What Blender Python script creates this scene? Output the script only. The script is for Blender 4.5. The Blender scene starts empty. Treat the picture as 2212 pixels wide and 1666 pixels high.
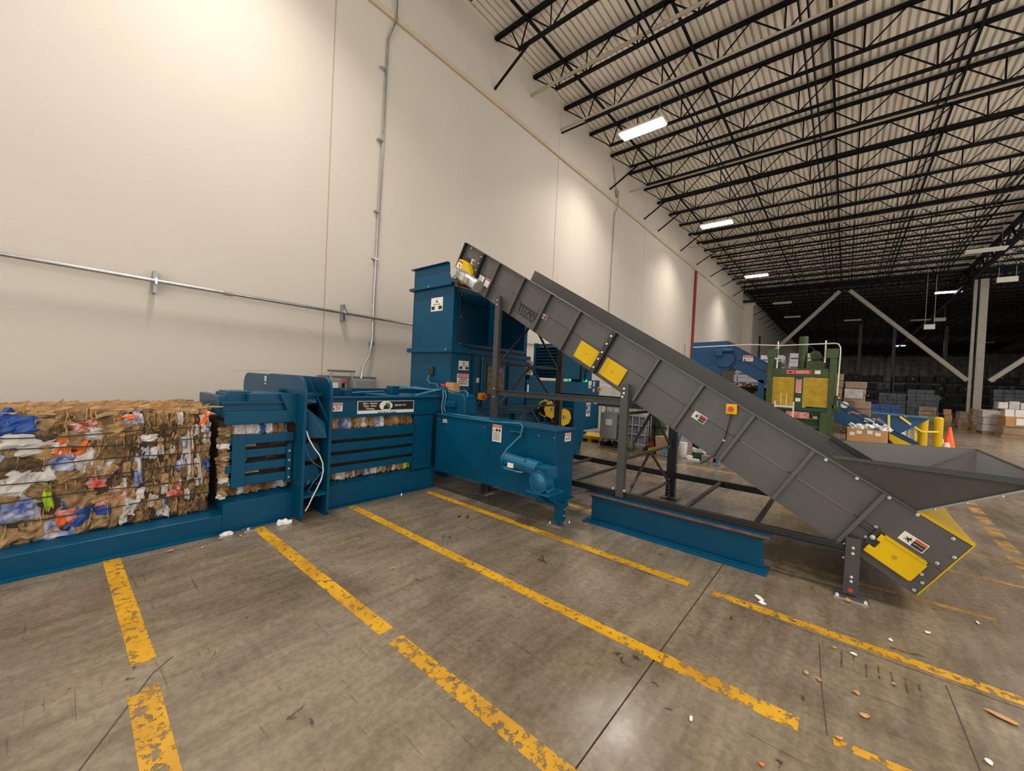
import bpy, bmesh, math, random
from mathutils import Vector, Matrix
random.seed(7)
R = math.radians
S = bpy.context.scene
col = S.collection

# ------------------------------------------------------------------ camera, world, exposure
cam_d = bpy.data.cameras.new('camera')
cam = bpy.data.objects.new('camera', cam_d); col.objects.link(cam); S.camera = cam
cam_d.sensor_fit = 'HORIZONTAL'; cam_d.sensor_width = 36.0
cam_d.lens = 851.1 / 2212 * 36.0
cam_d.clip_end = 400; cam_d.clip_start = 0.05
yaw, pit, rol = R(40.27), R(-0.963), R(2.677)
fw = Vector((-math.sin(yaw)*math.cos(pit), math.cos(yaw)*math.cos(pit), math.sin(pit)))
rt = Vector((math.cos(yaw), math.sin(yaw), 0)); up = rt.cross(fw)
r2 = math.cos(rol)*rt + math.sin(rol)*up; u2 = -math.sin(rol)*rt + math.cos(rol)*up
mw = Matrix((r2, u2, -fw)).transposed().to_4x4(); mw.translation = Vector((0, 0, 1.6))
cam.matrix_world = mw
wd = bpy.data.worlds.new('world'); S.world = wd; wd.use_nodes = True
wd.node_tree.nodes['Background'].inputs[0].default_value = (1.0, 0.95, 0.88, 1)
wd.node_tree.nodes['Background'].inputs[1].default_value = 1.5
S.view_settings.view_transform = 'Standard'; S.view_settings.look = 'None'
S.view_settings.gamma = 1; S.view_settings.exposure = 0.22
S.view_settings.use_curve_mapping = False
S.cycles.max_bounces = 6; S.cycles.diffuse_bounces = 4; S.cycles.glossy_bounces = 3
S.cycles.transparent_max_bounces = 8; S.cycles.sample_clamp_indirect = 4.0
S.cycles.caustics_reflective = False; S.cycles.caustics_refractive = False
LAMP_W = 148.0
LAMP_COL = (1.0, 0.93, 0.84)

# ------------------------------------------------------------------ materials
def mat(name, c, rough=0.6, metal=0.0, var=0.0, scale=3.0, c2=None, bump=0.0, bscale=40.0, spec=None, alpha=None):
    m = bpy.data.materials.new(name); m.use_nodes = True
    nt = m.node_tree; b = nt.nodes['Principled BSDF']
    b.inputs['Roughness'].default_value = rough; b.inputs['Metallic'].default_value = metal
    if spec is not None: b.inputs['Specular IOR Level'].default_value = spec
    b.inputs['Base Color'].default_value = (*c, 1)
    if alpha is not None: b.inputs['Alpha'].default_value = alpha
    tc = nt.nodes.new('ShaderNodeTexCoord')
    if var > 0 or c2:
        n = nt.nodes.new('ShaderNodeTexNoise'); n.inputs['Scale'].default_value = scale; n.inputs['Detail'].default_value = 6
        nt.links.new(tc.outputs['Object'], n.inputs['Vector'])
        r = nt.nodes.new('ShaderNodeValToRGB')
        d = c2 if c2 else tuple(max(0, x*(1-var)) for x in c)
        e = c if c2 else tuple(min(1, x*(1+var)) for x in c)
        r.color_ramp.elements[0].position = 0.32; r.color_ramp.elements[1].position = 0.68
        r.color_ramp.elements[0].color = (*d, 1); r.color_ramp.elements[1].color = (*e, 1)
        nt.links.new(n.outputs['Fac'], r.inputs['Fac']); nt.links.new(r.outputs['Color'], b.inputs['Base Color'])
    if bump > 0:
        n2 = nt.nodes.new('ShaderNodeTexNoise'); n2.inputs['Scale'].default_value = bscale; n2.inputs['Detail'].default_value = 3
        nt.links.new(tc.outputs['Object'], n2.inputs['Vector'])
        bp = nt.nodes.new('ShaderNodeBump'); bp.inputs['Strength'].default_value = bump; bp.inputs['Distance'].default_value = 0.01
        nt.links.new(n2.outputs['Fac'], bp.inputs['Height']); nt.links.new(bp.outputs['Normal'], b.inputs['Normal'])
    return m
def emis(name, c, s):
    m = bpy.data.materials.new(name); m.use_nodes = True
    b = m.node_tree.nodes['Principled BSDF']; b.inputs['Base Color'].default_value = (*c, 1)
    b.inputs['Emission Color'].default_value = (*c, 1); b.inputs['Emission Strength'].default_value = s
    return m
M = {}
M['wall'] = mat('painted_concrete_wall', (0.635, 0.572, 0.502), 0.62, var=0.035, scale=0.35, bump=0.05, bscale=30)
M['trim'] = mat('beige_trim', (0.60, 0.49, 0.36), 0.6, var=0.05)
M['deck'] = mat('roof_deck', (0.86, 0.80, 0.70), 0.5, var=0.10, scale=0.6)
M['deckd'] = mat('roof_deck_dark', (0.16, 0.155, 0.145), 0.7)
M['steel'] = mat('black_joist_paint', (0.004, 0.004, 0.005), 0.6, spec=0.2)
M['steelg'] = mat('grey_primer_steel', (0.30, 0.275, 0.23), 0.6, var=0.1)
M['pipe'] = mat('sprinkler_pipe', (0.42, 0.36, 0.28), 0.5, 0.0)
M['galv'] = mat('galvanised_conduit', (0.55, 0.55, 0.54), 0.28, 0.9, var=0.12, scale=8)
M['blue'] = mat('blue_machine_paint', (0.0, 0.060, 0.124), 0.36, var=0.08, scale=1.6, bump=0.04, bscale=60, spec=0.25)
M['blueg'] = mat('glossy_blue_highlit', (0.003, 0.095, 0.19), 0.25, spec=0.5, bump=0.15, bscale=50)  # machine blue made lighter, painting in highlights on the curved motor parts
M['blue2'] = mat('old_blue_paint', (0.001, 0.062, 0.17), 0.42, var=0.15, scale=2)
M['bluecab'] = mat('blue_conduit', (0.03, 0.15, 0.24), 0.4)
M['bluelt'] = mat('bright_blue_paint', (0.01, 0.22, 0.55), 0.5)
M['grey'] = mat('charcoal_paint', (0.082, 0.078, 0.074), 0.36, var=0.07, scale=2.5, bump=0.05, bscale=90)
M['greyd'] = mat('dark_charcoal_paint', (0.05, 0.048, 0.047), 0.42, var=0.1)
M['black'] = mat('black_frame_paint', (0.018, 0.018, 0.019), 0.4, var=0.15)
M['rubber'] = mat('brown_rubber_flap', (0.07, 0.055, 0.045), 0.7)
M['belt'] = mat('rubber_belt', (0.012, 0.012, 0.012), 0.8)
M['yellow'] = mat('safety_yellow', (0.66, 0.42, 0.001), 0.42, spec=0.3, var=0.04, scale=3)
M['yellowd'] = mat('old_yellow_paint', (0.50, 0.33, 0.008), 0.5, c2=(0.36, 0.23, 0.006), scale=6)
M['chrome'] = mat('zinc_bolt', (0.80, 0.79, 0.76), 0.25, 0.9)
M['cast'] = mat('cast_motor_silver', (0.55, 0.54, 0.51), 0.35, 0.5, var=0.1, scale=20)
M['white'] = mat('white_label', (0.78, 0.75, 0.70), 0.5)
M['red'] = mat('red_print', (0.60, 0.03, 0.025), 0.5)
M['redpipe'] = mat('red_pipe', (0.30, 0.015, 0.012), 0.5)
M['orange'] = mat('orange_print', (0.85, 0.16, 0.02), 0.5)
M['blk'] = mat('black_print', (0.01, 0.01, 0.01), 0.5)
M['grn'] = mat('dark_green_print', (0.03, 0.12, 0.03), 0.5)
M['navy'] = mat('navy_print', (0.02, 0.05, 0.14), 0.5)
M['green'] = mat('green_machine_paint', (0.040, 0.068, 0.015), 0.5, var=0.18, scale=3)
M['greend'] = mat('dark_green_metal', (0.02, 0.05, 0.018), 0.6)
M['cab'] = mat('cabinet_grey', (0.27, 0.28, 0.26), 0.5, var=0.04)
M['cage'] = mat('tote_cage', (0.34, 0.34, 0.34), 0.35, 0.7)
M['tote'] = mat('tote_plastic', (0.16, 0.175, 0.21), 0.35, var=0.1)
M['totew'] = mat('tote_top_plastic', (0.66, 0.62, 0.55), 0.4)
M['card'] = mat('brown_cardboard', (0.47, 0.25, 0.095), 0.75, var=0.08, scale=5)
M['paper'] = mat('white_paper', (0.75, 0.73, 0.70), 0.7, var=0.06, scale=12)
M['bag'] = mat('kraft_paper', (0.42, 0.27, 0.14), 0.7, var=0.1)
M['tube_off'] = mat('fixture_lens', (0.60, 0.58, 0.50), 0.4)
M['fix'] = mat('fixture_white', (0.70, 0.68, 0.60), 0.4)
M['lamp'] = emis('lit_tube', (1.0, 0.93, 0.84), 16.0)
M['lampf'] = emis('lit_tube_far', (0.86, 0.84, 1.0), 12.0)
M['led'] = emis('green_led', (0.0, 1.0, 0.22), 1.1)
M['insul'] = mat('foil_insulation', (0.55, 0.54, 0.47), 0.5, 0.1, c2=(0.28, 0.28, 0.25), scale=1.2)
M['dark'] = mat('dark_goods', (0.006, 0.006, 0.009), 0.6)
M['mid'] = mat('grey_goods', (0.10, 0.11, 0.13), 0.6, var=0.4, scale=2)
M['wrap'] = mat('shrink_wrap', (0.36, 0.25, 0.165), 0.25, c2=(0.20, 0.13, 0.08), scale=3)
M['wrapw'] = mat('clear_wrapped_white', (0.62, 0.58, 0.56), 0.3, c2=(0.40, 0.36, 0.36), scale=4)
M['carton'] = mat('white_carton', (0.68, 0.65, 0.62), 0.55, var=0.06)
M['blueband'] = mat('blue_print_band', (0.06, 0.14, 0.42), 0.5)
M['wood'] = mat('pallet_wood', (0.34, 0.20, 0.09), 0.8, var=0.2)
M['cone'] = mat('cone_orange', (0.90, 0.14, 0.01), 0.5)
M['conered'] = mat('cone_red', (0.85, 0.05, 0.02), 0.5)
M['conew'] = mat('cone_collar', (0.75, 0.70, 0.62), 0.5)
M['tape'] = mat('yellow_tape', (0.80, 0.62, 0.06), 0.4)
M['rust'] = mat('rusty_edge', (0.16, 0.055, 0.03), 0.7, var=0.3, scale=15)
M['core'] = mat('waste_core_shade', (0.055, 0.032, 0.016), 0.9)  # core colour darkened to give the shade in gaps between sheets
KR = [(0.38, 0.235, 0.10), (0.29, 0.175, 0.075), (0.50, 0.315, 0.14), (0.17, 0.10, 0.045)]
for i, c in enumerate(KR):
    M['kraft%d' % i] = mat('corrugated_kraft_' + 'abcd'[i], c, 0.8, c2=tuple(x*0.40 for x in c), scale=16, bump=0.8, bscale=45)
M['pw'] = mat('printed_white_board', (0.66, 0.63, 0.60), 0.6, c2=(0.52, 0.50, 0.48), scale=10, bump=0.3, bscale=20)
M['pb'] = mat('white_board_blue_print', (0.62, 0.60, 0.60), 0.6, c2=(0.02, 0.08, 0.36), scale=12, bump=0.3, bscale=20)
M['pbl'] = mat('blue_board', (0.02, 0.09, 0.38), 0.5, c2=(0.01, 0.05, 0.22), scale=8)
M['po'] = mat('orange_board', (0.80, 0.16, 0.02), 0.5, var=0.2)
M['pr'] = mat('red_board', (0.55, 0.04, 0.03), 0.5, c2=(0.6, 0.45, 0.40), scale=14)
M['pg'] = mat('lime_board', (0.40, 0.62, 0.03), 0.5)
M['krafttop'] = mat('kraft_lit_from_above', (0.66, 0.42, 0.20), 0.8, c2=(0.40, 0.24, 0.10), scale=14, bump=0.5, bscale=40)  # paler kraft: overhead light on the bale top put into the colour
M['wire'] = mat('black_bale_wire', (0.008, 0.008, 0.008), 0.5)

# concrete: one world-space look shared by all slabs
def concrete():
    m = bpy.data.materials.new('sealed_concrete'); m.use_nodes = True
    nt = m.node_tree; b = nt.nodes['Principled BSDF']; L = nt.links
    tc = nt.nodes.new('ShaderNodeTexCoord')
    def noise(s, det, mp=None, dist=0.0):
        n = nt.nodes.new('ShaderNodeTexNoise'); n.inputs['Scale'].default_value = s; n.inputs['Detail'].default_value = det
        n.inputs['Distortion'].default_value = dist; n.inputs['Roughness'].default_value = 0.62
        if mp:
            q = nt.nodes.new('ShaderNodeMapping'); q.inputs['Scale'].default_value = mp; q.inputs['Rotation'].default_value = (0, 0, R(38))
            L.new(tc.outputs['Object'], q.inputs['Vector']); L.new(q.outputs['Vector'], n.inputs['Vector'])
        else: L.new(tc.outputs['Object'], n.inputs['Vector'])
        return n
    def ramp(src, stops):
        r = nt.nodes.new('ShaderNodeValToRGB')
        while len(r.color_ramp.elements) < len(stops): r.color_ramp.elements.new(0.5)
        for e, (p, c) in zip(r.color_ramp.elements, stops): e.position = p; e.color = (*c, 1)
        L.new(src, r.inputs['Fac']); return r
    def mul(a, c):
        x = nt.nodes.new('ShaderNodeMix'); x.data_type = 'RGBA'; x.blend_type = 'MULTIPLY'; x.inputs[0].default_value = 1
        L.new(a, x.inputs[6]); L.new(c, x.inputs[7]); return x.outputs[2]
    base = ramp(noise(0.9, 8, None, 0.6).outputs['Fac'], [(0.30, (0.135, 0.106, 0.072)), (0.5, (0.21, 0.168, 0.12)), (0.70, (0.29, 0.24, 0.177))])
    streak = ramp(noise(3.0, 6, (3.2, 0.5, 1), 0.4).outputs['Fac'], [(0.30, (0.66, 0.64, 0.61)), (0.60, (1.0, 1.0, 1.0))])
    fine = ramp(noise(26, 5).outputs['Fac'], [(0.30, (0.72, 0.71, 0.70)), (0.62, (1.06, 1.05, 1.04))])
    spots = ramp(noise(4.2, 4, None, 1.2).outputs['Fac'], [(0.295, (0.34, 0.32, 0.30)), (0.335, (1.0, 1.0, 1.0))])
    scr = ramp(noise(7.0, 3, (0.35, 6.0, 1), 0.2).outputs['Fac'], [(0.31, (0.62, 0.60, 0.58)), (0.37, (1.0, 1.0, 1.0))])
    c = mul(mul(mul(mul(base.outputs[0], streak.outputs[0]), fine.outputs[0]), spots.outputs[0]), scr.outputs[0])
    L.new(c, b.inputs['Base Color'])
    rr = ramp(noise(2.2, 5, (1.6, 0.6, 1)).outputs['Fac'], [(0.3, (0.17,)*3), (0.7, (0.33,)*3)])
    L.new(rr.outputs[0], b.inputs['Roughness']); b.inputs['Specular IOR Level'].default_value = 0.55
    bp = nt.nodes.new('ShaderNodeBump'); bp.inputs['Strength'].default_value = 0.12; bp.inputs['Distance'].default_value = 0.01
    L.new(noise(9, 5).outputs['Fac'], bp.inputs['Height']); L.new(bp.outputs['Normal'], b.inputs['Normal'])
    return m
M['conc'] = concrete()
M['joint'] = mat('joint_filler', (0.05, 0.04, 0.03), 0.8)
def worn(name, c, lo, hi, scale=9.0):
    m = bpy.data.materials.new(name); m.use_nodes = True; nt = m.node_tree; L = nt.links
    b = nt.nodes['Principled BSDF']; b.inputs['Base Color'].default_value = (*c, 1); b.inputs['Roughness'].default_value = 0.45
    tc = nt.nodes.new('ShaderNodeTexCoord'); n = nt.nodes.new('ShaderNodeTexNoise'); n.inputs['Scale'].default_value = scale
    n.inputs['Detail'].default_value = 9; n.inputs['Roughness'].default_value = 0.7
    L.new(tc.outputs['Object'], n.inputs['Vector'])
    r = nt.nodes.new('ShaderNodeMapRange'); r.inputs['From Min'].default_value = lo; r.inputs['From Max'].default_value = hi
    L.new(n.outputs['Fac'], r.inputs['Value']); L.new(r.outputs['Result'], b.inputs['Alpha'])
    r2_ = nt.nodes.new('ShaderNodeValToRGB'); r2_.color_ramp.elements[0].position = 0.35; r2_.color_ramp.elements[1].position = 0.65
    r2_.color_ramp.elements[0].color = (c[0]*0.72, c[1]*0.68, c[2], 1); r2_.color_ramp.elements[1].color = (*c, 1)
    n2 = nt.nodes.new('ShaderNodeTexNoise'); n2.inputs['Scale'].default_value = 3; L.new(tc.outputs['Object'], n2.inputs['Vector'])
    L.new(n2.outputs['Fac'], r2_.inputs['Fac']); L.new(r2_.outputs['Color'], b.inputs['Base Color'])
    return m
M['line'] = worn('yellow_floor_paint', (0.62, 0.33, 0.008), 0.415, 0.46, 20)
M['linew'] = worn('worn_yellow_floor_paint', (0.60, 0.32, 0.015), 0.445, 0.485, 18)
M['linef'] = worn('faded_yellow_floor_paint', (0.50, 0.29, 0.06), 0.36, 0.70)

M['tyre'] = worn('tyre_rub', (0.11, 0.08, 0.045), 0.42, 0.85, 14)
# ------------------------------------------------------------------ mesh helpers
ORG = {}
class MB:
    def __init__(s): s.v = []; s.f = []
    def add(s, vs, fs):
        k = len(s.v); s.v += [tuple(p) for p in vs]; s.f += [tuple(k+i for i in f) for f in fs]; return s
    def hexa(s, p):
        return s.add(p, [(0,1,2,3), (7,6,5,4), (0,4,5,1), (1,5,6,2), (2,6,7,3), (3,7,4,0)])
    def box(s, x0, x1, y0, y1, z0, z1):
        return s.hexa([(x0,y0,z0),(x0,y1,z0),(x1,y1,z0),(x1,y0,z0),(x0,y0,z1),(x0,y1,z1),(x1,y1,z1),(x1,y0,z1)])
    def prism(s, pts, d):
        n = len(pts); d = Vector(d)
        a = [Vector(p) for p in pts]; b = [p+d for p in a]
        return s.add(a+b, [tuple(range(n)), tuple(range(2*n-1, n-1, -1))] + [(i, n+i, n+(i+1) % n, (i+1) % n) for i in range(n)])
    def cyl(s, p0, p1, r, n=12, r1=None, caps=True):
        p0 = Vector(p0); p1 = Vector(p1); d = (p1-p0).normalized(); r1 = r if r1 is None else r1
        a = d.orthogonal().normalized(); b = d.cross(a)
        vs = []
        for p, q in ((p0, r), (p1, r1)):
            vs += [p + (a*math.cos(2*math.pi*i/n) + b*math.sin(2*math.pi*i/n))*q for i in range(n)]
        fs = [(i, (i+1) % n, n+(i+1) % n, n+i) for i in range(n)]
        if caps: fs += [tuple(range(n-1, -1, -1)), tuple(range(n, 2*n))]
        return s.add(vs, fs)
    def tube(s, pts, r, n=8):
        pts = [Vector(p) for p in pts]; k = len(s.v); m = len(pts); ref = None
        for i, p in enumerate(pts):
            d = (pts[min(i+1, m-1)] - pts[max(i-1, 0)]).normalized()
            a = d.orthogonal().normalized() if ref is None else (ref - d*ref.dot(d)).normalized()
            ref = a; b = d.cross(a)
            s.v += [tuple(p + (a*math.cos(2*math.pi*j/n) + b*math.sin(2*math.pi*j/n))*r) for j in range(n)]
        for i in range(m-1):
            for j in range(n): s.f.append((k+i*n+j, k+i*n+(j+1) % n, k+(i+1)*n+(j+1) % n, k+(i+1)*n+j))
        s.f.append(tuple(k+j for j in range(n-1, -1, -1))); s.f.append(tuple(k+(m-1)*n+j for j in range(n)))
        return s
    def bar(s, p0, p1, w, h, upv=(0, 0, 1)):
        p0 = Vector(p0); p1 = Vector(p1); d = (p1-p0).normalized(); u = Vector(upv)
        a = d.cross(u)
        a = a.normalized() if a.length > 1e-4 else d.orthogonal().normalized()
        b = a.cross(d).normalized()
        vs = []
        for p in (p0, p1):
            vs += [p - a*w/2 - b*h/2, p + a*w/2 - b*h/2, p + a*w/2 + b*h/2, p - a*w/2 + b*h/2]
        return s.hexa(vs)
    def build(s, name, m, parent=None, bevel=0.0, smooth=False, label=None, kind=None):
        me = bpy.data.meshes.new(name)
        o = org(parent)
        me.from_pydata([(p[0]-o[0], p[1]-o[1], p[2]-o[2]) for p in s.v], [], s.f)
        bm = bmesh.new(); bm.from_mesh(me); bmesh.ops.recalc_face_normals(bm, faces=bm.faces); bm.to_mesh(me); bm.free()
        me.materials.append(M[m] if isinstance(m, str) else m)
        ob = bpy.data.objects.new(name, me); col.objects.link(ob)
        if parent: ob.parent = parent
        if smooth:
            for p in me.polygons: p.use_smooth = True
            try: me.set_sharp_from_angle(angle=R(40))
            except Exception: pass
        if bevel > 0:
            bv = ob.modifiers.new('bevel', 'BEVEL'); bv.width = bevel; bv.segments = 2; bv.limit_method = 'ANGLE'
        if label: ob['label'] = label
        if kind: ob['kind'] = kind
        ORG[ob.name] = o
        return ob
def org(p): return ORG.get(p.name, (0, 0, 0)) if p else (0, 0, 0)
def tag(o, label=None, cat=None, group=None, kind=None):
    if label: o['label'] = label
    if cat: o['category'] = cat
    if group: o['group'] = group
    if kind: o['kind'] = kind
    return o
def thing(name, label, cat, loc, group=None, kind=None):
    o = bpy.data.objects.new(name, None); col.objects.link(o); o.location = loc; o.empty_display_size = 0.1
    ORG[o.name] = tuple(loc); return tag(o, label, cat, group, kind)
def dup(o, off=(0, 0, 0), parent=None, label=None):
    c = o.copy(); col.objects.link(c)
    if parent: c.parent = parent
    else: c.location = Vector(o.location) + Vector(off)
    for ch in o.children: dup(ch, parent=c)
    if label: c['label'] = label
    return c
def lettering(body, m, parent, at, right, upv, size, align='CENTER', name='lettering', ex=0.0006, bold=0.0):
    cu = bpy.data.curves.new(name, 'FONT'); cu.body = body; cu.size = size; cu.align_x = align; cu.align_y = 'CENTER'
    cu.extrude = ex; cu.offset = bold; cu.resolution_u = 2
    t = bpy.data.objects.new(name, cu); col.objects.link(t)
    dg = bpy.context.evaluated_depsgraph_get()
    me = bpy.data.meshes.new_from_object(t.evaluated_get(dg)); bpy.data.objects.remove(t); me.materials.clear(); me.materials.append(M[m])
    ob = bpy.data.objects.new(name, me); col.objects.link(ob)
    r = Vector(right).normalized(); u = Vector(upv).normalized(); n = r.cross(u)
    mt = Matrix((r, u, n)).transposed().to_4x4(); o = org(parent); mt.translation = Vector(at) - Vector(o)
    ob.parent = parent; ob.matrix_local = mt; return ob
class Plane:
    """flat graphics on a plane: a = right, b = up, origin o; every patch sits a hair above the last"""
    def __init__(s, o, a, b, parent, base='label_plate'):
        s.o = Vector(o); s.a = Vector(a).normalized(); s.b = Vector(b).normalized(); s.n = s.a.cross(s.b); s.p = parent; s.k = 0
    def at(s, x, y, z=0): return s.o + s.a*x + s.b*y + s.n*z
    def patch(s, x0, x1, y0, y1, m, name='print', z=None, t=0.0012):
        s.k += 1; z = s.k*0.0013 if z is None else z
        q = [s.at(x0, y0, z), s.at(x1, y0, z), s.at(x1, y1, z), s.at(x0, y1, z)]
        return MB().prism(q, s.n*t).build(name, m, s.p)
    def poly(s, pts, m, name='print'):
        s.k += 1; z = s.k*0.0013
        return MB().prism([s.at(x, y, z) for x, y in pts], s.n*0.0012).build(name, m, s.p)
    def text(s, body, x, y, size, m='blk', align='CENTER', bold=0.0):
        return lettering(body, m, s.p, s.at(x, y, (s.k+1.4)*0.0013), s.a, s.b, size, align, bold=bold)
def danger_label(o, a, b, w, h, parent, words=('PINCH', 'POINT'), head='DANGER', lab='white danger label with a red header'):
    pl = Plane(o, a, b, parent); pt = pl.patch(-w/2, w/2, -h/2, h/2, 'white', 'warning_label'); pt['label'] = lab
    q = Plane(o, a, b, pt); q.k = 2
    q.patch(-w*.44, w*.44, h*.16, h*.44, 'red')
    q.text(head, 0, h*.29, h*.24, 'white')
    for i, wd_ in enumerate(words): q.text(wd_, w*.12, -h*(.02+.22*i), h*.2)
    q.poly([(-w*.42, 0), (-w*.25, -h*.05), (-w*.2, -h*.3), (-w*.36, -h*.36), (-w*.30, -h*.18)], 'blk')
def logo_label(o, a, b, w, h, parent, name='Black River Trading'):
    pl = Plane(o, a, b, parent); pt = pl.patch(-w/2, w/2, -h/2, h/2, 'white', 'company_label'); pt['label'] = 'white sticker with a small ship and trees logo'
    q = Plane(o, a, b, pt); q.k = 2
    q.poly([(-w*.12, h*.14), (w*.12, h*.14), (w*.08, h*.22), (w*.02, h*.24), (w*.05, h*.4), (0, h*.26), (-w*.04, h*.42), (-w*.06, h*.22)], 'grn')
    q.text(name, 0, h*.0, h*.1)
    q.patch(-w*.44, -w*.16, -h*.38, -h*.14, 'blk'); q.patch(w*.16, w*.44, -h*.38, -h*.14, 'blk')
def warn_label(o, a, b, w, h, parent, hc='orange'):
    pl = Plane(o, a, b, parent); pt = pl.patch(-w/2, w/2, -h/2, h/2, 'white', 'warning_label'); pt['label'] = 'white and black warning sticker with a tripping figure'
    q = Plane(o, a, b, pt); q.k = 2
    q.patch(0, w*.46, -h*.42, h*.14, 'blk'); q.patch(0, w*.46, h*.14, h*.42, hc)
    q.text('WARNING', w*.23, h*.28, h*.2, 'blk')
    q.text('KEEP CLEAR', w*.23, -h*.12, h*.15, 'white')
    q.poly([(-w*.38, -h*.2), (-w*.24, 0), (-w*.36, h*.16), (-w*.2, h*.1), (-w*.14, h*.3), (-w*.1, h*.04), (-w*.04, 0), (-w*.16, -h*.06), (-w*.1, -h*.34), (-w*.24, -h*.12)], 'blk')
def bolt(p, n, parent, r=0.014, name='bolt'):
    p = Vector(p); n = Vector(n).normalized()
    return MB().cyl(p, p+n*r*0.9, r, 6).cyl(p+n*r*0.9, p+n*r*1.3, r*.6, 8, r*.3).build(name, 'chrome', parent)

# ================================================================== THE SETTING
W = -7.8
ZC = 11.02
# floor slabs
fl = thing('floor', 'stained grey-brown sealed concrete warehouse floor', None, (0, 0, 0), kind='structure')
MB().box(-8.2, 9.8, -6, 38, -0.3, -0.012).build('subfloor', 'joint', fl); MB().box(-8.2, 46, 38, 122, -0.3, -0.012).build('subfloor', 'joint', fl)
xs = [-8.2, -7.75, -4.3, -0.78, 2.75, 9.8, 16.8, 30, 46]; ys = [-6, -3.77, -0.22, 3.325, 6.87, 10.4, 17.5, 24.5, 38, 60, 90, 122]
for i in range(len(xs)-1):
    for j in range(len(ys)-1):
        g = 0.004
        if xs[i] > 9 and ys[j] < 38: continue
        MB().box(xs[i]+g, xs[i+1]-g, ys[j]+g, ys[j+1]-g, -0.15, 0.0).build('slab', 'conc', fl)
def strip(p0, p1, w, m, label=None, z=0.0015):
    p0 = Vector(p0); p1 = Vector(p1); d = (p1-p0).normalized(); n = Vector((-d.y, d.x, 0))*w/2
    return MB().prism([(p0-n)[:2]+(0.0003,), (p1-n)[:2]+(0.0003,), (p1+n)[:2]+(0.0003,), (p0+n)[:2]+(0.0003,)], (0, 0, z)).build('painted_line', m, fl, label=label)
strip((-4.46, 0.36, 0), (-2.78, 0.36, 0), .10, 'line', 'short worn yellow stripe nearest the left edge')
strip((-2.55, 0.33, 0), (-1.4, 0.30, 0), .115, 'linew')
strip((-4.40, 1.385, 0), (-2.1, 1.385, 0), .10, 'line'); strip((-2.0, 1.385, 0), (-0.75, 1.39, 0), .10, 'linew')
strip((-4.42, 2.365, 0), (-0.75, 2.365, 0), .095, 'line'); strip((-0.75, 2.365, 0), (-0.1, 2.365, 0), .11, 'linew')
strip((0.03, 2.37, 0), (0.35, 2.41, 0), .05, 'linew')
strip((-4.30, 3.395, 0), (-0.9, 3.40, 0), .09, 'line'); strip((-0.72, 3.40, 0), (1.6, 3.42, 0), .09, 'linew')
strip((-4.0, 4.40, 0), (-2.2, 4.42, 0), .075, 'line'); strip((-1.9, 4.46, 0), (0.92, 4.52, 0), .06, 'linef')
strip((-4.0, 5.40, 0), (0.1, 5.46, 0), .06, 'linef'); strip((0.75, 5.5, 0), (1.30, 5.5, 0), .06, 'linef'); strip((1.45, 5.55, 0), (3.2, 5.6, 0), .06, 'linef')
strip((-4.2, 6.75, 0), (2.8, 6.1, 0), .05, 'linef')
strip((-4.9, 8.38, 0), (1.2, 8.52, 0), .06, 'line')
for k in range(9):
    strip((1.56-0.03*k, 9.6-0.62*k, 0), (1.55-0.03*k, 9.18-0.62*k, 0), .13, 'linef', 'faded dashed stripe running beside the hopper end' if k == 0 else None)
def crack(pts, w=0.006):
    for a, b in zip(pts[:-1], pts[1:]): strip((*a, 0), (*b, 0), w, 'joint', z=0.0008)
crack([(-2.2, .106), (-2.65, .378), (-2.73, .47)], .006); crack([(.502, 3.28), (.52, 2.63), (.53, 2.0)], .006)
crack([(.008, 2.39), (-.03, 2.8), (-.055, 3.22)], .005)
# tyre marks
for k in range(7):
    MB().box(.05+.055*k, .060+.055*k, 3.04, 3.24-.01*k, 0.0002, 0.0006).build('tyre_mark', 'tyre', fl)

# left wall of tilt-up panels
wl = thing('wall_left', 'tall beige painted concrete tilt-up wall', None, (W, 0, 0), kind='structure')
yj = [-6, -4.17, 3.46, 11.09, 18.72, 26.35, 33.98, 42.9, 60, 90, 122]
for a, b in zip(yj[:-1], yj[1:]):
    MB().box(W-0.18, W, a+0.013, b-0.013, 0, 9.17).build('wall_panel', 'wall', wl)
MB().box(W-0.3, W-0.02, -6, 122, 0, 11.3).build('panel_backing', 'trim', wl)
for a, b in zip(yj[:-1], yj[1:]):
    MB().box(W-0.18, W-0.002, a+0.006, b-0.006, 9.29, 11.3).build('upper_panel', 'wall', wl)
MB().box(W-0.02, W+0.07, -6, 42.9, 9.17, 9.29).build('trim_ledge', 'trim', wl)
MB().box(W, W+0.75, 42.9, 43.5, 0, 9.6).build('pilaster', 'wall', wl)
MB().box(W, W+0.9, 42.7, 43.7, 9.6, 9.75).build('pilaster_cap', 'wall', wl)
MB().box(W+.0, W+.05, 45.8, 47.4, 5.6, 8.2).build('dark_opening', 'dark', wl)
MB().box(W+.0, W+.05, 52, 53.0, 4.5, 7.8).build('dark_opening', 'dark', wl)
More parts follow.
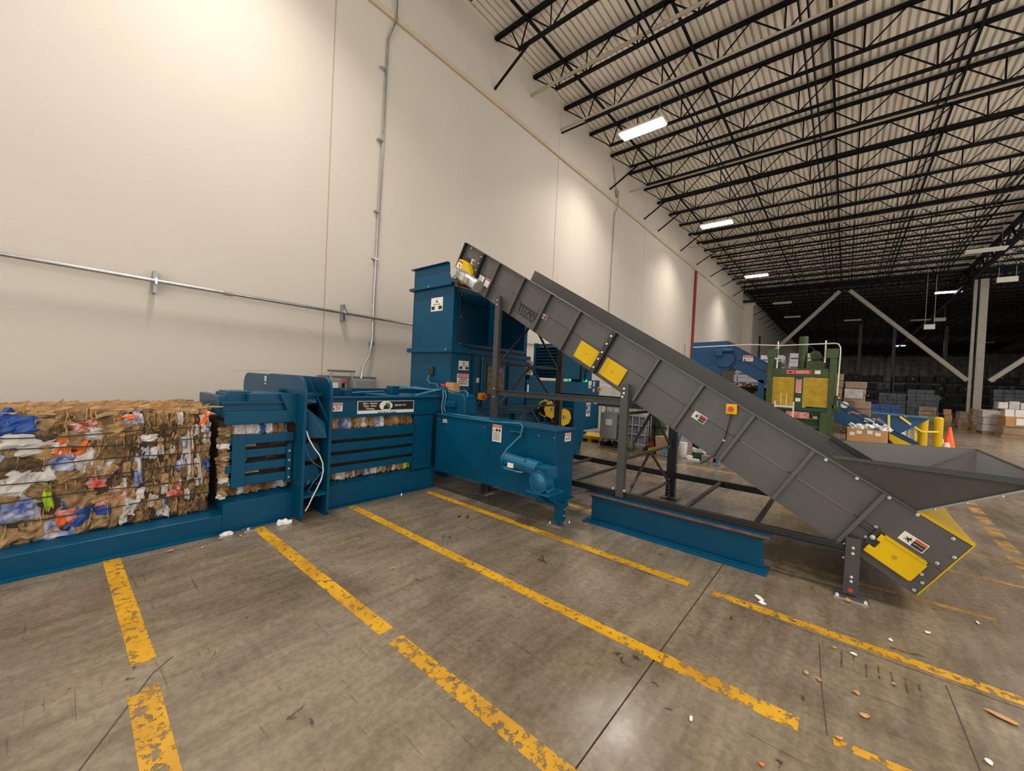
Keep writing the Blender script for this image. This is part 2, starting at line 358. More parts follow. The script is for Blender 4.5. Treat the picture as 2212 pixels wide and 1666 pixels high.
# faint forklift scuffs on the wall
for (y, z, l, a) in ((3.0, 2.45, .5, -35), (2.7, 2.35, .22, -50), (3.2, 2.1, .35, -65), (2.0, 1.52, .55, 3)):
    c, s_ = math.cos(R(a)), math.sin(R(a))
    MB().prism([(W, y, z), (W, y+l*c, z+l*s_), (W, y+l*c, z+l*s_+.012), (W, y, z+.008)], (.0015, 0, 0)).build('scuff', 'trim', wl)
wf = thing('wall_far', 'far warehouse wall hung with foil insulation', None, (0, 120, 0), kind='structure')
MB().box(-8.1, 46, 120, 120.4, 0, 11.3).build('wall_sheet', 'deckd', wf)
x = -8
while x < 45:
    w_ = random.uniform(1.0, 1.6); zb = random.uniform(3.2, 3.9)
    MB().prism([(x, 119.9, zb), (x+w_*.5, 119.4+random.random()*.3, zb-.2), (x+w_, 119.9, zb), (x+w_, 119.9, 10.9), (x, 119.9, 10.9)], (0, .06, 0)).build('insulation_sheet', 'insul', wf)
    x += w_
wr = thing('wall_right', 'warehouse wall on the right side, with an added return wall blocking light', None, (46, 0, 0), kind='structure')
MB().box(46, 46.3, 42.4, 122, 0, 11.3).build('wall_sheet', 'wall', wr)
MB().box(14.2, 46.3, 43.8, 44, 0, 11.3).build('wall_sheet', 'deckd', wr)  # unseen return wall added to keep sky light out of the far half

# ceiling deck: fluted steel sheets running along the wall
ce = thing('ceiling', 'white fluted steel roof deck', None, (0, 0, ZC), kind='structure')
def deck(x0, x1, y0, y1, m, pitch=0.172):
    mb = MB(); n = int((x1-x0)/pitch); prof = []
    for i in range(n):
        a = x0+i*pitch
        prof += [(a, ZC), (a+pitch*.58, ZC), (a+pitch*.61, ZC+.07), (a+pitch*.97, ZC+.07)]
    prof.append((x1, ZC))
    vs = [(p[0], y0, p[1]) for p in prof] + [(p[0], y1, p[1]) for p in prof]; k = len(prof)
    mb.add(vs, [(i, i+1, k+i+1, k+i) for i in range(k-1)])
    return mb.build('deck_sheet', m, ce)
deck(W, 6.2, -6, 20, 'deck'); deck(W, 6.2, 20, 42.4, 'deck'); deck(6.2, 13, -6, 42.4, 'deck')
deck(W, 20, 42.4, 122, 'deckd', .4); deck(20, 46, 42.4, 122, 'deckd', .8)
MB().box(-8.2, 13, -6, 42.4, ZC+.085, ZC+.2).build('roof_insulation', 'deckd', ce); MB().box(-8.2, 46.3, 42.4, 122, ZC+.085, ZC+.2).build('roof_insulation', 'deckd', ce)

# joists --------------------------------------------------------------
ZT, ZB = 10.90, 10.22
def joist_parts(root, x0, x1, y, single):
    MB().box(x0, x1, y-.055, y-.008, ZT-.012, ZT+.075).box(x0, x1, y+.008, y+.055, ZT-.012, ZT+.075).build('top_chord', 'steel', root, kind='structure')
    MB().box(x0+.85, x1-.6, y-.045, y-.006, ZB-.03, ZB+.035).box(x0+.85, x1-.6, y+.006, y+.045, ZB-.03, ZB+.035).build('bottom_chord', 'steel', root)
    segs = [((x0+.02, ZT), (x0+.86, ZB)), ((x0+.55, ZT), (x0+.9, ZB)), ((x0+1.15, ZT), (x0+.92, ZB))]
    a = x0+1.15; st = 1.47
    while a + st < x1-.3:
        m_ = a+st/2
        segs += [((a, ZT), (m_, ZB)), ((m_, ZB), (a+st, ZT)), ((m_-.02, ZT), (m_-.02, ZB))]; a += st
    if single:
        for p, q in segs: MB().bar((p[0], y, p[1]), (q[0], y, q[1]), .03, .03).build('web_member', 'steel', root)
    else:
        mb = MB()
        for p, q in segs: mb.bar((p[0], y, p[1]), (q[0], y, q[1]), .03, .03)
        mb.build('web', 'steel', root, kind='stuff')
JL = 'black open-web steel roof joist spanning from the beige wall'
y0j = 7.83; SP = 1.745
j0 = thing('roof_joist', JL, 'joist', (W, y0j, ZT), 'roof joists under the deck'); joist_parts(j0, W, 6.15, y0j, True)
j1 = thing('roof_joist', JL, 'joist', (W, y0j+9*SP, ZT), 'roof joists under the deck'); joist_parts(j1, W, 6.15, y0j+9*SP, False)
JY = [y0j]
for k in list(range(-7, 0)) + list(range(1, 20)):
    y = y0j + k*SP
    if k == 9: JY.append(y); continue
    src = j0 if 0 < k < 9 else j1
    dup(src, (0, y - src.location.y, 0)); JY.append(y)
JL2 = 'black roof joist in the bay beyond the girder'
j2 = thing('roof_joist', JL2, 'joist', (6.2, y0j, ZT), 'roof joists beyond the girder'); joist_parts(j2, 6.25, 13, y0j, False)
for k in range(-6, 20):
    if k: dup(j2, (0, k*SP, 0))
JL3 = 'dark roof joist in the unlit far half of the warehouse'
j3 = thing('roof_joist', JL3, 'joist', (W, 44, ZT), 'roof joists over the unlit half'); joist_parts(j3, W, 20, 44.0, False)
for k in range(1, 43): dup(j3, (0, k*SP, 0))
# bridging
for x in (-6.66, -3.62, -0.70, 2.14, 5.15):
    o = MB().box(x-.032, x+.032, -5.5, 42.2, ZT-.08, ZT-.02).build('bridging_bar', 'steel', None)
    tag(o, 'heavy black bridging bar running across all joists at their top chords', 'bar', 'top bridging bars')
for x in (-4.15, -1.2, 1.65, 4.4):
    for dx, z in ((0, ZB-.055), (.16, ZB-.055)):
        o = MB().box(x+dx-.018, x+dx+.018, -5.5, 42.2, z-.018, z+.018).build('bridging_rod', 'steel', None)
        tag(o, 'thin black bridging rod running across the bottom chords', 'rod', 'bottom bridging rods')
# wall brace struts
for k, (yb, yt) in enumerate(((7.86, 7.83), (14.84, 14.81), (18.45, 18.3), (20.29, 20.05), (23.95, 23.54), (27.2, 27.0), (30.6, 30.5), (34, 34), (38, 37.5))):
    o = MB().bar((W+.01, yb, 9.58), (W+1.2, yt, ZB-.02), .05, .05).build('wall_brace', 'steel', None)
    tag(o, 'slanting black strut from the beige wall up to a joist', 'strut', 'wall brace struts')
for k in range(12):
    o = MB().bar((W+.01, 45+k*3.2, 9.5), (W+1.2, 45+k*3.2, ZB), .06, .06).build('wall_brace', 'steel', None)
    tag(o, 'slanting black strut from the far dim wall up to a joist', 'strut', 'far wall brace struts')
# sprinkler branch pipes
for y, z, r, lb in ((9.46, 10.33, .05, 'thick grey sprinkler pipe nearest the viewer, beside a joist'), (11.13, 10.14, .032, 'thin grey sprinkler pipe just below the second joist'), (16.7, 10.2, .03, 'thin grey sprinkler pipe farther along the wall'), (25.5, 10.2, .03, 'grey sprinkler pipe near the middle of the ceiling')):
    o = MB().cyl((W, y, z), (6.1, y, z), r, 10).build('sprinkler_pipe', 'pipe', None, smooth=True); tag(o, lb, 'pipe')
o = MB().cyl((W, 11.20, 10.06), (6.1, 11.20, 10.06), .03, 8).build('brace_pipe', 'steel', None); tag(o, 'black pipe under the second joist ending at the beige wall', 'pipe')

# girders --------------------------------------------------------------
def girder(name, p0, p1, z0, z1, lb, n):
    g = thing(name, lb, 'girder', p0)
    p0 = Vector(p0); p1 = Vector(p1)
    for z, nm in ((z1, 'top_chord'), (z0, 'bottom_chord')):
        MB().bar((p0.x, p0.y, z), (p1.x, p1.y, z), .22, .16).build(nm, 'steel', g)
    for i in range(n):
        a = p0.lerp(p1, i/n); b = p0.lerp(p1, (i+.5)/n); c = p0.lerp(p1, (i+1)/n)
        MB().bar((a.x, a.y, z1), (b.x, b.y, z0), .09, .09).build('web_member', 'steel', g)
        MB().bar((b.x, b.y, z0), (c.x, c.y, z1), .09, .09).build('web_member', 'steel', g)
    return g
girder('roof_girder', (6.2, -5.5, 10.3), (6.2, 42.4, 10.3), 9.85, 10.75, 'deep black truss girder running along the column line to the right', 24)
girder('roof_girder', (W, 42.4, 10.3), (20, 42.4, 10.3), 9.9, 10.8, 'deep black truss girder crossing where the lit ceiling ends', 18)
girder('roof_girder', (6.2, 42.6, 10.3), (6.2, 118, 10.3), 9.85, 10.75, 'dark truss girder over the unlit half', 24)
# columns
def column(x, y, lb, fat=True, m='steelg'):
    c = thing('steel_column', lb, 'column', (x, y, 0))
    s = .19 if fat else .15
    MB().box(x-s, x+s, y-s, y-s+.03, 0, 9.9).build('flange', m, c); MB().box(x-s, x+s, y+s-.03, y+s, 0, 9.9).build('flange', m, c)
    MB().box(x-.012, x+.012, y-s+.03, y+s-.03, 0, 9.9).build('web', m, c)
    MB().box(x-.4, x+.4, y-.4, y+.4, 0, .03).build('base_plate', m, c)
    if fat:
        MB().box(x-.46, x-.30, y-.10, y+.10, 0, 9.9).build('downspout', m, c)
    return c
column(6.85, 41.2, 'grey steel column carrying the diagonal braces, by the wrapped pallets')
for x, y, lb in ((1.0, 62, 'dark distant column left of the lit far lamp'), (3.9, 62, 'thin dark distant column between the far racks'), (8.4, 66, 'dark distant column behind the big diagonal brace'), (17, 62, 'dark distant column on the far right')):
    column(x, y, lb, False, 'greyd')
def brace(p0, p1, lb, w=.27):
    o = MB().bar(p0, p1, w, w).build('diagonal_brace', 'steelg', None, bevel=.02); tag(o, lb, 'brace')
brace((6.35, 41.2, 2.95), (-.15, 41.2, 9.9), 'long grey tube brace rising left from the column')
brace((7.35, 41.2, 2.95), (13.85, 41.2, 9.9), 'grey tube brace rising right from the column')
brace((W+.6, 41.2, 2.6), (-.75, 41.2, 9.9), 'grey tube brace rising from behind the green baler')

# lamps -------------------------------------------------------------
def fixture(x, y, z, lit, lb, far=False, power=LAMP_W):
    t = thing('high_bay_light', lb, 'light', (x, y, z))
    L_, Wd = .74, .24
    MB().box(x-L_, x+L_, y-Wd, y+Wd, z, z+.07).build('housing', 'fix', t, bevel=.01)
    for k in range(4):
        yy = y-Wd+.06+k*.12
        MB().cyl((x-L_+.03, yy, z-.03), (x+L_-.03, yy, z-.03), .03, 8).build('tube', ('lampf' if far else 'lamp') if lit else 'tube_off', t)
    for s in (-1, 1): MB().cyl((x+s*.55, y, z+.07), (x+s*.55, y, ZC), .006, 5).build('hanger', 'galv', t)
    if lit:
        ld = bpy.data.lights.new('lamp_glow', 'AREA'); ld.shape = 'RECTANGLE'; ld.size = 1.4; ld.size_y = .44
        ld.energy = power; ld.color = (.86, .88, 1.0) if far else LAMP_COL; ld.spread = R(120)
        lo = bpy.data.objects.new('lamp_glow', ld); col.objects.link(lo); lo.parent = t; lo.location = (0, 0, -.07)
        if power > LAMP_W*5: ld.spread = R(178)
fixture(-5.5, 12.5, 10.0, True, 'lit high-bay lamp nearest the viewer, by the beige wall')
fixture(-5.45, 22.0, 10.0, True, 'second lit high-bay lamp along the beige wall')
fixture(-5.4, 33.5, 10.0, True, 'third lit high-bay lamp along the beige wall')
fixture(-5.3, 1.6, 10.0, True, 'lit high-bay lamp above the finished bale', power=LAMP_W*1.25)
fixture(5.6, 22.0, 10.0, True, 'lit high-bay lamp in the row beside the girder', power=LAMP_W*3)
fixture(5.6, 2.0, 10.0, True, 'added fill lamp overhead near the viewpoint, out of view', power=LAMP_W*3)  # lamp added out of view as fill light
fixture(5.6, 12.0, 10.0, True, 'added fill lamp overhead to the right of the viewpoint, out of view', power=LAMP_W*3)  # another out-of-view lamp added to brighten floor and machines
fixture(5.75, 45.5, 10.0, True, 'lit high-bay lamp just beyond the cross girder', True, LAMP_W*.35)
fixture(6.3, 90, 10.0, True, 'small lit lamp far off in the dark half', True, LAMP_W*18)
for x, y, z, lb in ((5.3, 32.1, 9.6, 'unlit high-bay lamp near the top right girder'), (-4.95, 44.5, 9.9, 'unlit lamp strip just past the cross girder, left'), (-4.8, 52, 9.7, 'unlit lamp strip farther past the cross girder, left'), (5.5, 58, 9.6, 'unlit lamp strip in the dark half, above the far lit lamp'), (14.5, 84, 9.7, 'unlit lamp strip in the dark half at far right'), (.2, 58, 9.9, 'unlit lamp strip in the dark half behind the braces')):
    fixture(x, y, z, False, lb)
def hangbox(x, y, z, w, lb):
    t = thing('hanging_sign_box', lb, 'sign', (x, y, z))
    MB().box(x-w/2, x+w/2, y-.08, y+.08, z, z+.34).build('box', 'fix', t, bevel=.02)
    for s in (-1, 1): MB().cyl((x+s*w*.4, y, z+.34), (x+s*w*.4, y, ZC), .014, 5).build('hanger_rod', 'pipe', t)
hangbox(4.25, 40, 6.45, .55, 'small white box hung low on two long rods')
hangbox(7.6, 40, 9.35, .9, 'white box hung beside the steel column top')
hangbox(6.5, 55, 9.0, .8, 'white square box hung in the dark half')

# ================================================================== WALL FITTINGS
t = thing('wall_conduit', 'shiny galvanised conduit running low along the beige wall', 'conduit', (-7.62, -4, 2.8))
MB().tube([(-7.62, -6, 2.86), (-7.62, .98, 2.765), (-7.62, 5.5, 2.73), (-7.62, 12, 2.70)], .03, 10).build('pipe', 'galv', t, smooth=True)
for y in (1.85, 6.1): MB().cyl((-7.62, y-.06, 2.755), (-7.62, y+.06, 2.753), .035, 10).build('coupling', 'steelg', t, smooth=True)
for y in (-5, .985, 3.79, 8.5):
    MB().box(W, -7.66, y-.022, y+.022, 2.60, 2.92).build('strut_bracket', 'cage', t)
    MB().box(-7.66, -7.58, y-.012, y+.012, 2.72, 2.81).build('pipe_clamp', 'chrome', t)
t = thing('vertical_conduit', 'thin grey conduit dropping down the wall to the cabinets', 'conduit', (W, 4.5, 1.5))
MB().tube([(W+.04, 4.75, 10.9), (W+.10, 4.70, 9.35), (W+.10, 4.70, 9.15), (W+.04, 4.56, 8.7), (W+.04, 4.47, 3.0), (W+.06, 4.46, 2.3), (W+.08, 4.40, 1.95), (W+.12, 4.25, 1.72), (W+.14, 4.20, 1.46)], .022, 8).build('pipe', 'galv', t, smooth=True)
for z in (8, 6.5, 5, 4, 2.2): MB().box(W, W+.07, 4.40, 4.53, z, z+.03).build('clip', 'galv', t)
t = thing('far_conduit', 'thin dark conduit on the wall behind the conveyor head', 'conduit', (W, 15.3, 3))
MB().tube([(W+.05, 15.0, 10.6), (W+.05, 15.25, 9.9), (W+.12, 15.42, 9.35), (W+.12, 15.42, 9.1), (W+.04, 15.3, 8.7), (W+.04, 15.2, 2)], .02, 8).build('pipe', 'steelg', t, smooth=True)
MB().box(W+.01, W+.1, 15.36, 15.5, 9.5, 9.75).build('junction_box', 'steelg', t)
o = MB().cyl((W+.09, 26.95, 0), (W+.09, 26.95, 9.1), .075, 12).build('fire_pipe', 'redpipe', None, smooth=True); tag(o, 'red vertical fire pipe against the beige wall', 'pipe')
# electrical cabinets
t = thing('electrical_cabinets', 'grey electrical disconnect cabinets on a strut frame against the wall', 'cabinet', (-7.6, 3.95, 0))
MB().box(-7.78, -7.52, 3.46, 3.72, .5, 1.45).build('cabinet_box', 'cab', t, bevel=.01)
MB().box(-7.78, -7.50, 3.97, 4.46, .3, 1.45).build('cabinet_box', 'cab', t, bevel=.01)
MB().box(-7.52, -7.50, 3.47, 3.71, .52, 1.42).build('cabinet_door', 'cab', t, bevel=.004)
MB().box(-7.50, -7.48, 3.99, 4.44, .33, 1.42).build('cabinet_door', 'cab', t, bevel=.004)
MB().box(-7.78, -7.70, 3.35, 4.56, 1.45, 1.50).build('strut_channel', 'cage', t)
MB().box(-7.78, -7.70, 3.35, 4.56, .9, .94).build('strut_channel', 'cage', t)
for y in (3.40, 4.50): MB().box(-7.76, -7.72, y, y+.04, 0, 1.5).build('strut_post', 'cage', t)
MB().cyl((-7.6, 3.48, 1.60), (-7.6, 4.03, 1.60), .022, 8).build('bus_pipe', 'cage', t)
for y in (3.55, 3.98): MB().cyl((-7.6, y, 1.45), (-7.6, y, 1.60), .02, 8).build('conduit_stub', 'cage', t)
MB().cyl((-7.52, 3.78, 1.38), (-7.46, 3.78, 1.38), .03, 12).build('red_button', 'red', t, label='red round emergency button')
MB().box(-7.54, -7.50, 3.74, 3.78, 1.18, 1.36).build('switch_handle', 'blk', t)
Plane((-7.498, 3.59, 1.31), (0, 1, 0), (0, 0, 1), t).patch(-.055, .055, -.06, .06, 'white', 'notice')

# ================================================================== BALER
bl = thing('horizontal_baler', 'long blue horizontal auto-tie baler with a square loading hopper', 'baler', (-5.0, 3.0, 0))
F = -4.5; BK = -5.42
# discharge table under the finished bale
d = MB(); d.prism([(F, -4.5, 0), (F, -4.5, .165), (F-.12, -4.5, .19), (BK, -4.5, .19), (BK, -4.5, 0)], (0, 5.61, 0)).build('discharge_table', 'blue', bl, bevel=.004)
MB().box(F, F+.075, -4.5, 1.11, 0, .012).build('table_flange', 'blue', bl)
# extrusion chamber (near section)
MB().prism([(F, 1.11, 0), (F, 1.11, .27), (F-.14, 1.11, .31), (BK, 1.11, .31), (BK, 1.11, 0)], (0, .63, 0)).build('chamber_base', 'blue', bl, bevel=.004)
MB().box(F, F+.06, 1.11, 1.7, 0, .012).build('base_flange', 'blue', bl)
MB().box(F-.03, F+.02, 1.10, 1.73, 1.03, 1.16).build('top_beam', 'blue', bl, bevel=.008)
MB().box(F-.12, F-.03, 1.10, 1.73, 1.10, 1.24).build('top_beam_web', 'blue', bl)
MB().box(F-.12, F+.01, 1.09, 1.73, 1.235, 1.25).build('top_beam_flange', 'blue', bl)
MB().box(BK+.1, F-.12, 1.12, 1.73, 1.18, 1.235).build('chamber_roof', 'blue', bl)
MB().box(-5.38, -4.62, 1.08, 1.14, 1.12, 1.30).build('front_crossbeam', 'blue', bl, bevel=.004)
MB().box(-5.02, -4.62, 1.14, 1.70, 1.235, 1.33).build('roof_channel', 'blue', bl, bevel=.004)
MB().box(-4.98, -4.66, 1.16, 1.36, 1.33, 1.345).build('roof_channel_lip', 'blue', bl)
MB().box(-4.60, -4.52, 1.30, 1.72, 1.25, 1.33).build('roof_rail', 'blue', bl)
for z0, z1 in ((.828, .918), (.692, .772), (.556, .640), (.42, .506)):
    MB().box(F-.045, F, 1.12, 1.73, z0, z1).build('side_slat', 'blue', bl, bevel=.006)
    MB().box(F-.16, F-.05, 1.10, 1.16, z0+.01, z1-.01).build('slat_end', 'blue', bl)
MB().box(F, F+.018, 1.165, 1.28, .415, .905).build('door_strap', 'blue', bl, bevel=.003)
h = MB().box(F, F+.03, 1.655, 1.70, .39, .80).build('hinge_plate', 'blue', bl, bevel=.004)
for z in (.45, .54, .63, .73): bolt((F+.03, 1.675, z), (1, 0, 0), h, .011)
MB().box(F-.02, F+.07, 1.715, 1.735, .40, .80).build('hinge_leaf', 'blue', bl)
# yoke (two tall ring plates)
def ring(y, t_, top, x1=-4.29):
    out = [(x1-.02, 0.0), (x1, .05), (x1, 1.36)]
    for k in range(7):
        a = R(90*k/6); out.append((x1-.17+.17*math.cos(a), 1.36+.16*math.sin(a)))
    out2 = [(p, z) for p, z in out]
    for k in range(7):
        a = R(90+90*k/6); out2.append((-6.10+.17*math.cos(a), 1.36+.16*math.sin(a)))
    out2 += [(-6.27, 0)]
    ins = [(-6.02, 0), (-6.02, 1.28), (-4.66, 1.28), (-4.62, 1.2), (-4.50, 1.0), (-4.50, .40), (-4.62, .32), (-4.64, 0)]
    return MB().prism([(p[0], y, p[1]) for p in out2 + ins], (0, t_, 0)).build('yoke_plate', 'blue', bl, bevel=.003)
ring(1.735, .03, 1.5); ring(2.005, .03, 1.5)
MB().prism([(-5.05, 1.728, 1.30), (-5.05, 1.728, 1.36), (-4.83, 1.728, 1.36), (-4.83, 1.728, 1.30)], (0, -.05, 0)).build('lift_tab', 'blue', bl)
MB().box(-6.1, -4.5, 1.765, 2.005, 1.30, 1.33).build('yoke_floor', 'blue', bl)
MB().box(-4.60, -4.30, 1.765, 2.005, .235, .26).build('yoke_shelf', 'blue', bl)
MB().box(-4.92, -4.90, 1.765, 2.005, 0, 1.3).build('yoke_shade_back', 'dark', bl)  # near-black panel paints in the shade of the yoke recess
MB().prism([(-4.32, 1.765, 1.53), (-4.30, 1.765, 1.50), (-4.30, 2.0, 1.02), (-4.34, 2.0, 1.02)], (-.02, .03, 0)).build('yoke_gusset', 'blue', bl)
MB().prism([(-4.42, 1.77, 1.22), (-4.42, 1.77, .86), (-4.30, 1.99, .86), (-4.36, 1.99, 1.02)], (-.015, 0, .0)).build('yoke_deflector', 'blue', bl)
logo_label((-5.43, 1.733, 1.445), (1, 0, 0), (0, 0, 1), .07, .10, bl)
for z in (.70, .45): MB().cyl((-4.60, 1.88, z), (-4.44, 1.88, z), .105, 20).build('cylinder_end', 'blue', bl, smooth=True)
MB().prism([(-4.47, 1.57, 1.32), (-4.47, 1.735, 1.34), (-4.47, 1.735, 1.0), (-4.47, 1.69, 1.06)], (-.015, 0, 0)).build('corner_gusset', 'blue', bl)
MB().tube([(-4.31, 1.775, .95), (-4.29, 1.80, .86), (-4.275, 1.845, .77), (-4.265, 1.90, .69), (-4.26, 1.935, .60), (-4.26, 1.945, .51), (-4.265, 1.93, .42), (-4.27, 1.89, .33), (-4.28, 1.85, .24), (-4.29, 1.82, .16), (-4.30, 1.79, .10)], .0065, 6).build('white_cable', 'paper', bl, smooth=True, label='white loose cable hanging in the yoke')
MB().tube([(-4.33, 1.78, .80), (-4.32, 1.80, .70), (-4.31, 1.86, .60), (-4.30, 1.97, .52), (-4.31, 1.86, .38), (-4.33, 1.82, .30), (-4.33, 1.95, .22)], .005, 6).build('blue_cable', 'bluecab', bl)
for y_ in (1.80, 1.93): MB().tube([(-4.40, y_, .34), (-4.34, y_+.02, .37), (-4.34, y_+.03, .42)], .008, 6).build('handle_hook', 'bluecab', bl)
# far chamber section with slats
MB().prism([(F, 2.035, 0), (F, 2.035, .25), (F-.10, 2.035, .285), (BK, 2.035, .285), (BK, 2.035, 0)], (0, 1.63, 0)).build('chamber_base', 'blue', bl, bevel=.004)
MB().box(F, F+.06, 2.04, 3.65, 0, .012).build('base_flange', 'blue', bl)
MB().box(F-.07, F-.02, 2.035, 3.9, 1.06, 1.28).build('top_beam_web', 'blue', bl)
MB().box(F-.07, F+.03, 2.035, 3.85, 1.28, 1.295).build('top_beam_flange', 'blue', bl)
MB().box(F-.07, F, 2.035, 3.65, 1.05, 1.085).build('top_beam_foot', 'blue', bl)
MB().box(BK, F-.07, 2.035, 4.1, 1.18, 1.21).build('chamber_roof', 'blue', bl)
MB().box(BK, BK+.05, 2.035, 4.1, 1.0, 1.36).build('rear_beam', 'blue', bl)
for z0, z1 in ((.79, .912), (.652, .750), (.516, .612), (.40, .476)):
    MB().box(F-.045, F, 2.035, 3.29, z0, z1).build('side_slat', 'blue', bl, bevel=.003)
MB().box(F-.05, F, 3.275, 3.585, .285, 1.03).build('side_panel', 'blue', bl, bevel=.003)
MB().box(F-.20, F-.05, 3.28, 3.68, .1, 1.05).build('chamber_side', 'blue', bl)
MB().box(F-.02, F+.14, 3.60, 3.68, .235, .30).build('support_stub', 'blue', bl)
# top clutter on the far section
MB().box(-5.3, -4.56, 2.95, 3.95, 1.21, 1.30).build('ram_guide', 'blue', bl, bevel=.01)
MB().box(-5.02, -4.88, 3.14, 3.27, 1.30, 1.42).build('junction_box', 'blue', bl, bevel=.01)
MB().box(-5.12, -4.98, 2.52, 2.62, 1.21, 1.36).build('valve_block', 'blue', bl, bevel=.01)
MB().tube([(-5.05, 2.6, 1.31), (-5.0, 2.8, 1.33), (-5.0, 3.1, 1.34)], .010, 6).build('conduit_pipe', 'bluecab', bl, smooth=True)
for k in range(3):
    MB().tube([(-4.95, 3.3, 1.38+.02*k), (-4.85, 3.5, 1.41-.01*k), (-4.7+.05*k, 3.7, 1.385), (-4.56+.04*k, 3.78, 1.40)], .012, 6).build('conduit_pipe', 'bluecab', bl, smooth=True)
MB().tube([(-4.62, 3.35, 1.30), (-4.58, 3.5, 1.345), (-4.50, 3.72, 1.40)], .013, 6).build('conduit_pipe', 'bluecab', bl, smooth=True)
MB().box(-4.62, -4.44, 3.74, 3.86, 1.32, 1.43).build('push_button_box', 'blue', bl, bevel=.01)
MB().cyl((-4.53, 3.78, 1.43), (-4.53, 3.78, 1.455), .022, 12).cyl((-4.53, 3.78, 1.455), (-4.53, 3.78, 1.478), .04, 14).build('emergency_button', 'red', bl, label='red mushroom emergency button')
# conduits diving from the button box to the tier
MB().tube([(-4.48, 3.74, 1.40), (-4.42, 3.70, 1.30), (-4.40, 3.66, 1.15), (-4.30, 3.60, 1.06), (-4.10, 3.575, 1.055), (-3.3, 3.575, 1.06), (-2.87, 3.57, 1.085), (-2.80, 3.53, 1.06), (-2.82, 3.52, .95), (-2.98, 3.48, .78), (-3.01, 3.42, .68), (-2.94, 3.40, .60)], .011, 8).build('conduit_pipe', 'bluecab', bl, smooth=True)
MB().tube([(-4.46, 3.76, 1.40), (-4.38, 3.72, 1.30), (-4.37, 3.68, 1.15), (-4.26, 3.62, 1.075), (-4.0, 3.60, 1.08), (-3.4, 3.60, 1.08)], .011, 8).build('conduit_pipe', 'bluecab', bl, smooth=True)
MB().tube([(-4.44, 3.78, 1.40), (-4.2, 3.78, 1.375), (-4.02, 3.74, 1.41), (-3.93, 3.72, 1.37), (-3.93, 3.70, 1.32)], .011, 8).build('conduit_pipe', 'bluecab', bl, smooth=True)
# ram guard block beside the tier
MB().prism([(-4.28, 3.66, 1.05), (-4.28, 3.66, 1.36), (-4.0, 3.66, 1.36), (-3.94, 3.66, 1.33), (-3.92, 3.66, 1.27), (-3.92, 3.66, 1.05)], (0, .22, 0)).build('tier_head_casting', 'blue', bl, bevel=.012)
MB().box(-4.26, -4.08, 3.60, 3.67, 1.17, 1.25).build('casting_lug', 'blue', bl, bevel=.008)
MB().box(-4.26, -4.08, 3.60, 3.67, 1.085, 1.10).build('casting_foot', 'blue', bl)
# labels
danger_label((F-.015, 2.19, 1.175), (0, 1, 0), (0, 0, 1), .135, .10, bl)
pl = Plane((F-.012, 2.85, 1.155), (0, 1, 0), (0, 0, 1), bl)
sg = pl.patch(-.41, .41, -.088, .088, 'white', 'company_banner'); sg['label'] = 'black and white banner reading Black River Trading'
q = Plane((F-.012, 2.85, 1.155), (0, 1, 0), (0, 0, 1), sg); q.k = 2
q.patch(-.40, .40, -.03, .082, 'blk')
q.poly([(-.0+.095*math.cos(R(a))-.02, .024+.062*math.sin(R(a))) for a in range(0, 360, 20)], 'white')
q.poly([(-.06, -.02), (.02, -.02), (.045, .0), (-.045, .03)], 'blk')
q.poly([(-.035, .03), (-.02, .075), (-.005, .04), (.01, .075), (.02, .03), (.03, .07), (.04, .01), (-.03, .02)], 'grn')
for body, x_, y_, s_ in (('Sales - Service', -.245, .058, .034), ('Parts - Wire', -.245, .025, .034), ('Training', -.245, -.009, .034), ('(888) 887-1979', .19, .028, .027)):
    q.text(body, x_, y_, s_, 'white', bold=.0004)
q.text('Black River Trading', 0, -.06, .034, 'blk')
# hopper
hx0, hx1, hy0, hy1 = -5.80, -4.75, 4.1, 6.0
def hop(z0, z1, nm='hopper_section', x1=hx1):
    mb = MB(); t_ = .012
    mb.box(hx0, x1, hy0, hy0+t_, z0, z1).box(hx0, x1, hy1-t_, hy1, z0, z1).box(hx0, hx0+t_, hy0, hy1, z0, z1)
    return mb
MB().box(hx0, hx1, hy0, hy0+.012, 1.05, 1.98).build('hopper_side', 'blue', bl)
MB().box(hx0, hx1, hy1-.012, hy1, 1.05, 1.98).build('hopper_side', 'blue', bl)
MB().box(hx0, hx0+.012, hy0, hy1, 1.05, 1.98).build('hopper_back', 'blue', bl)
MB().box(hx1-.012, hx1, hy0+.012, hy1-.012, 1.05, 1.98).build('hopper_front', 'blue', bl)
MB().box(hx0, hx1, hy0, hy0+.012, 2.04, 3.03).build('hopper_side', 'blue', bl)
MB().box(hx0, hx1, hy1-.012, hy1, 2.04, 3.03).build('hopper_side', 'blue', bl)
MB().box(hx0, hx0+.012, hy0, hy1, 2.04, 3.03).build('hopper_back', 'blue', bl)
MB().box(hx1-.012, hx1, hy0+.012, hy0+.09, 2.04, 3.0).build('hopper_front_edge', 'blue', bl)
MB().box(hx1-.012, hx1, hy1-.09, hy1-.012, 2.04, 2.9).build('hopper_front_edge', 'blue', bl)
MB().box(hx1-.012, hx1, hy0+.09, hy1-.09, 2.04, 2.14).build('hopper_front', 'blue', bl)
MB().prism([(hx1-.02, hy0+.05, 3.0), (hx0+.35, hy0+.05, 3.35), (hx0+.35, hy1-.05, 3.35), (hx1-.02, hy1-.05, 3.0)], (0, 0, .01)).build('hopper_light_block', 'belt', bl, label='black sheet added in the hopper top to keep the inside dark')  # added sheet that blocks lamp light from above, so the hopper stays dark
MB().prism([(hx0, hy0, 3.07), (hx1-.04, hy0, 3.07), (hx1-.12, hy0, 3.20), (hx1-.14, hy0, 3.40), (hx0, hy0, 3.40)], (0, .012, 0)).build('hopper_side', 'blue', bl)
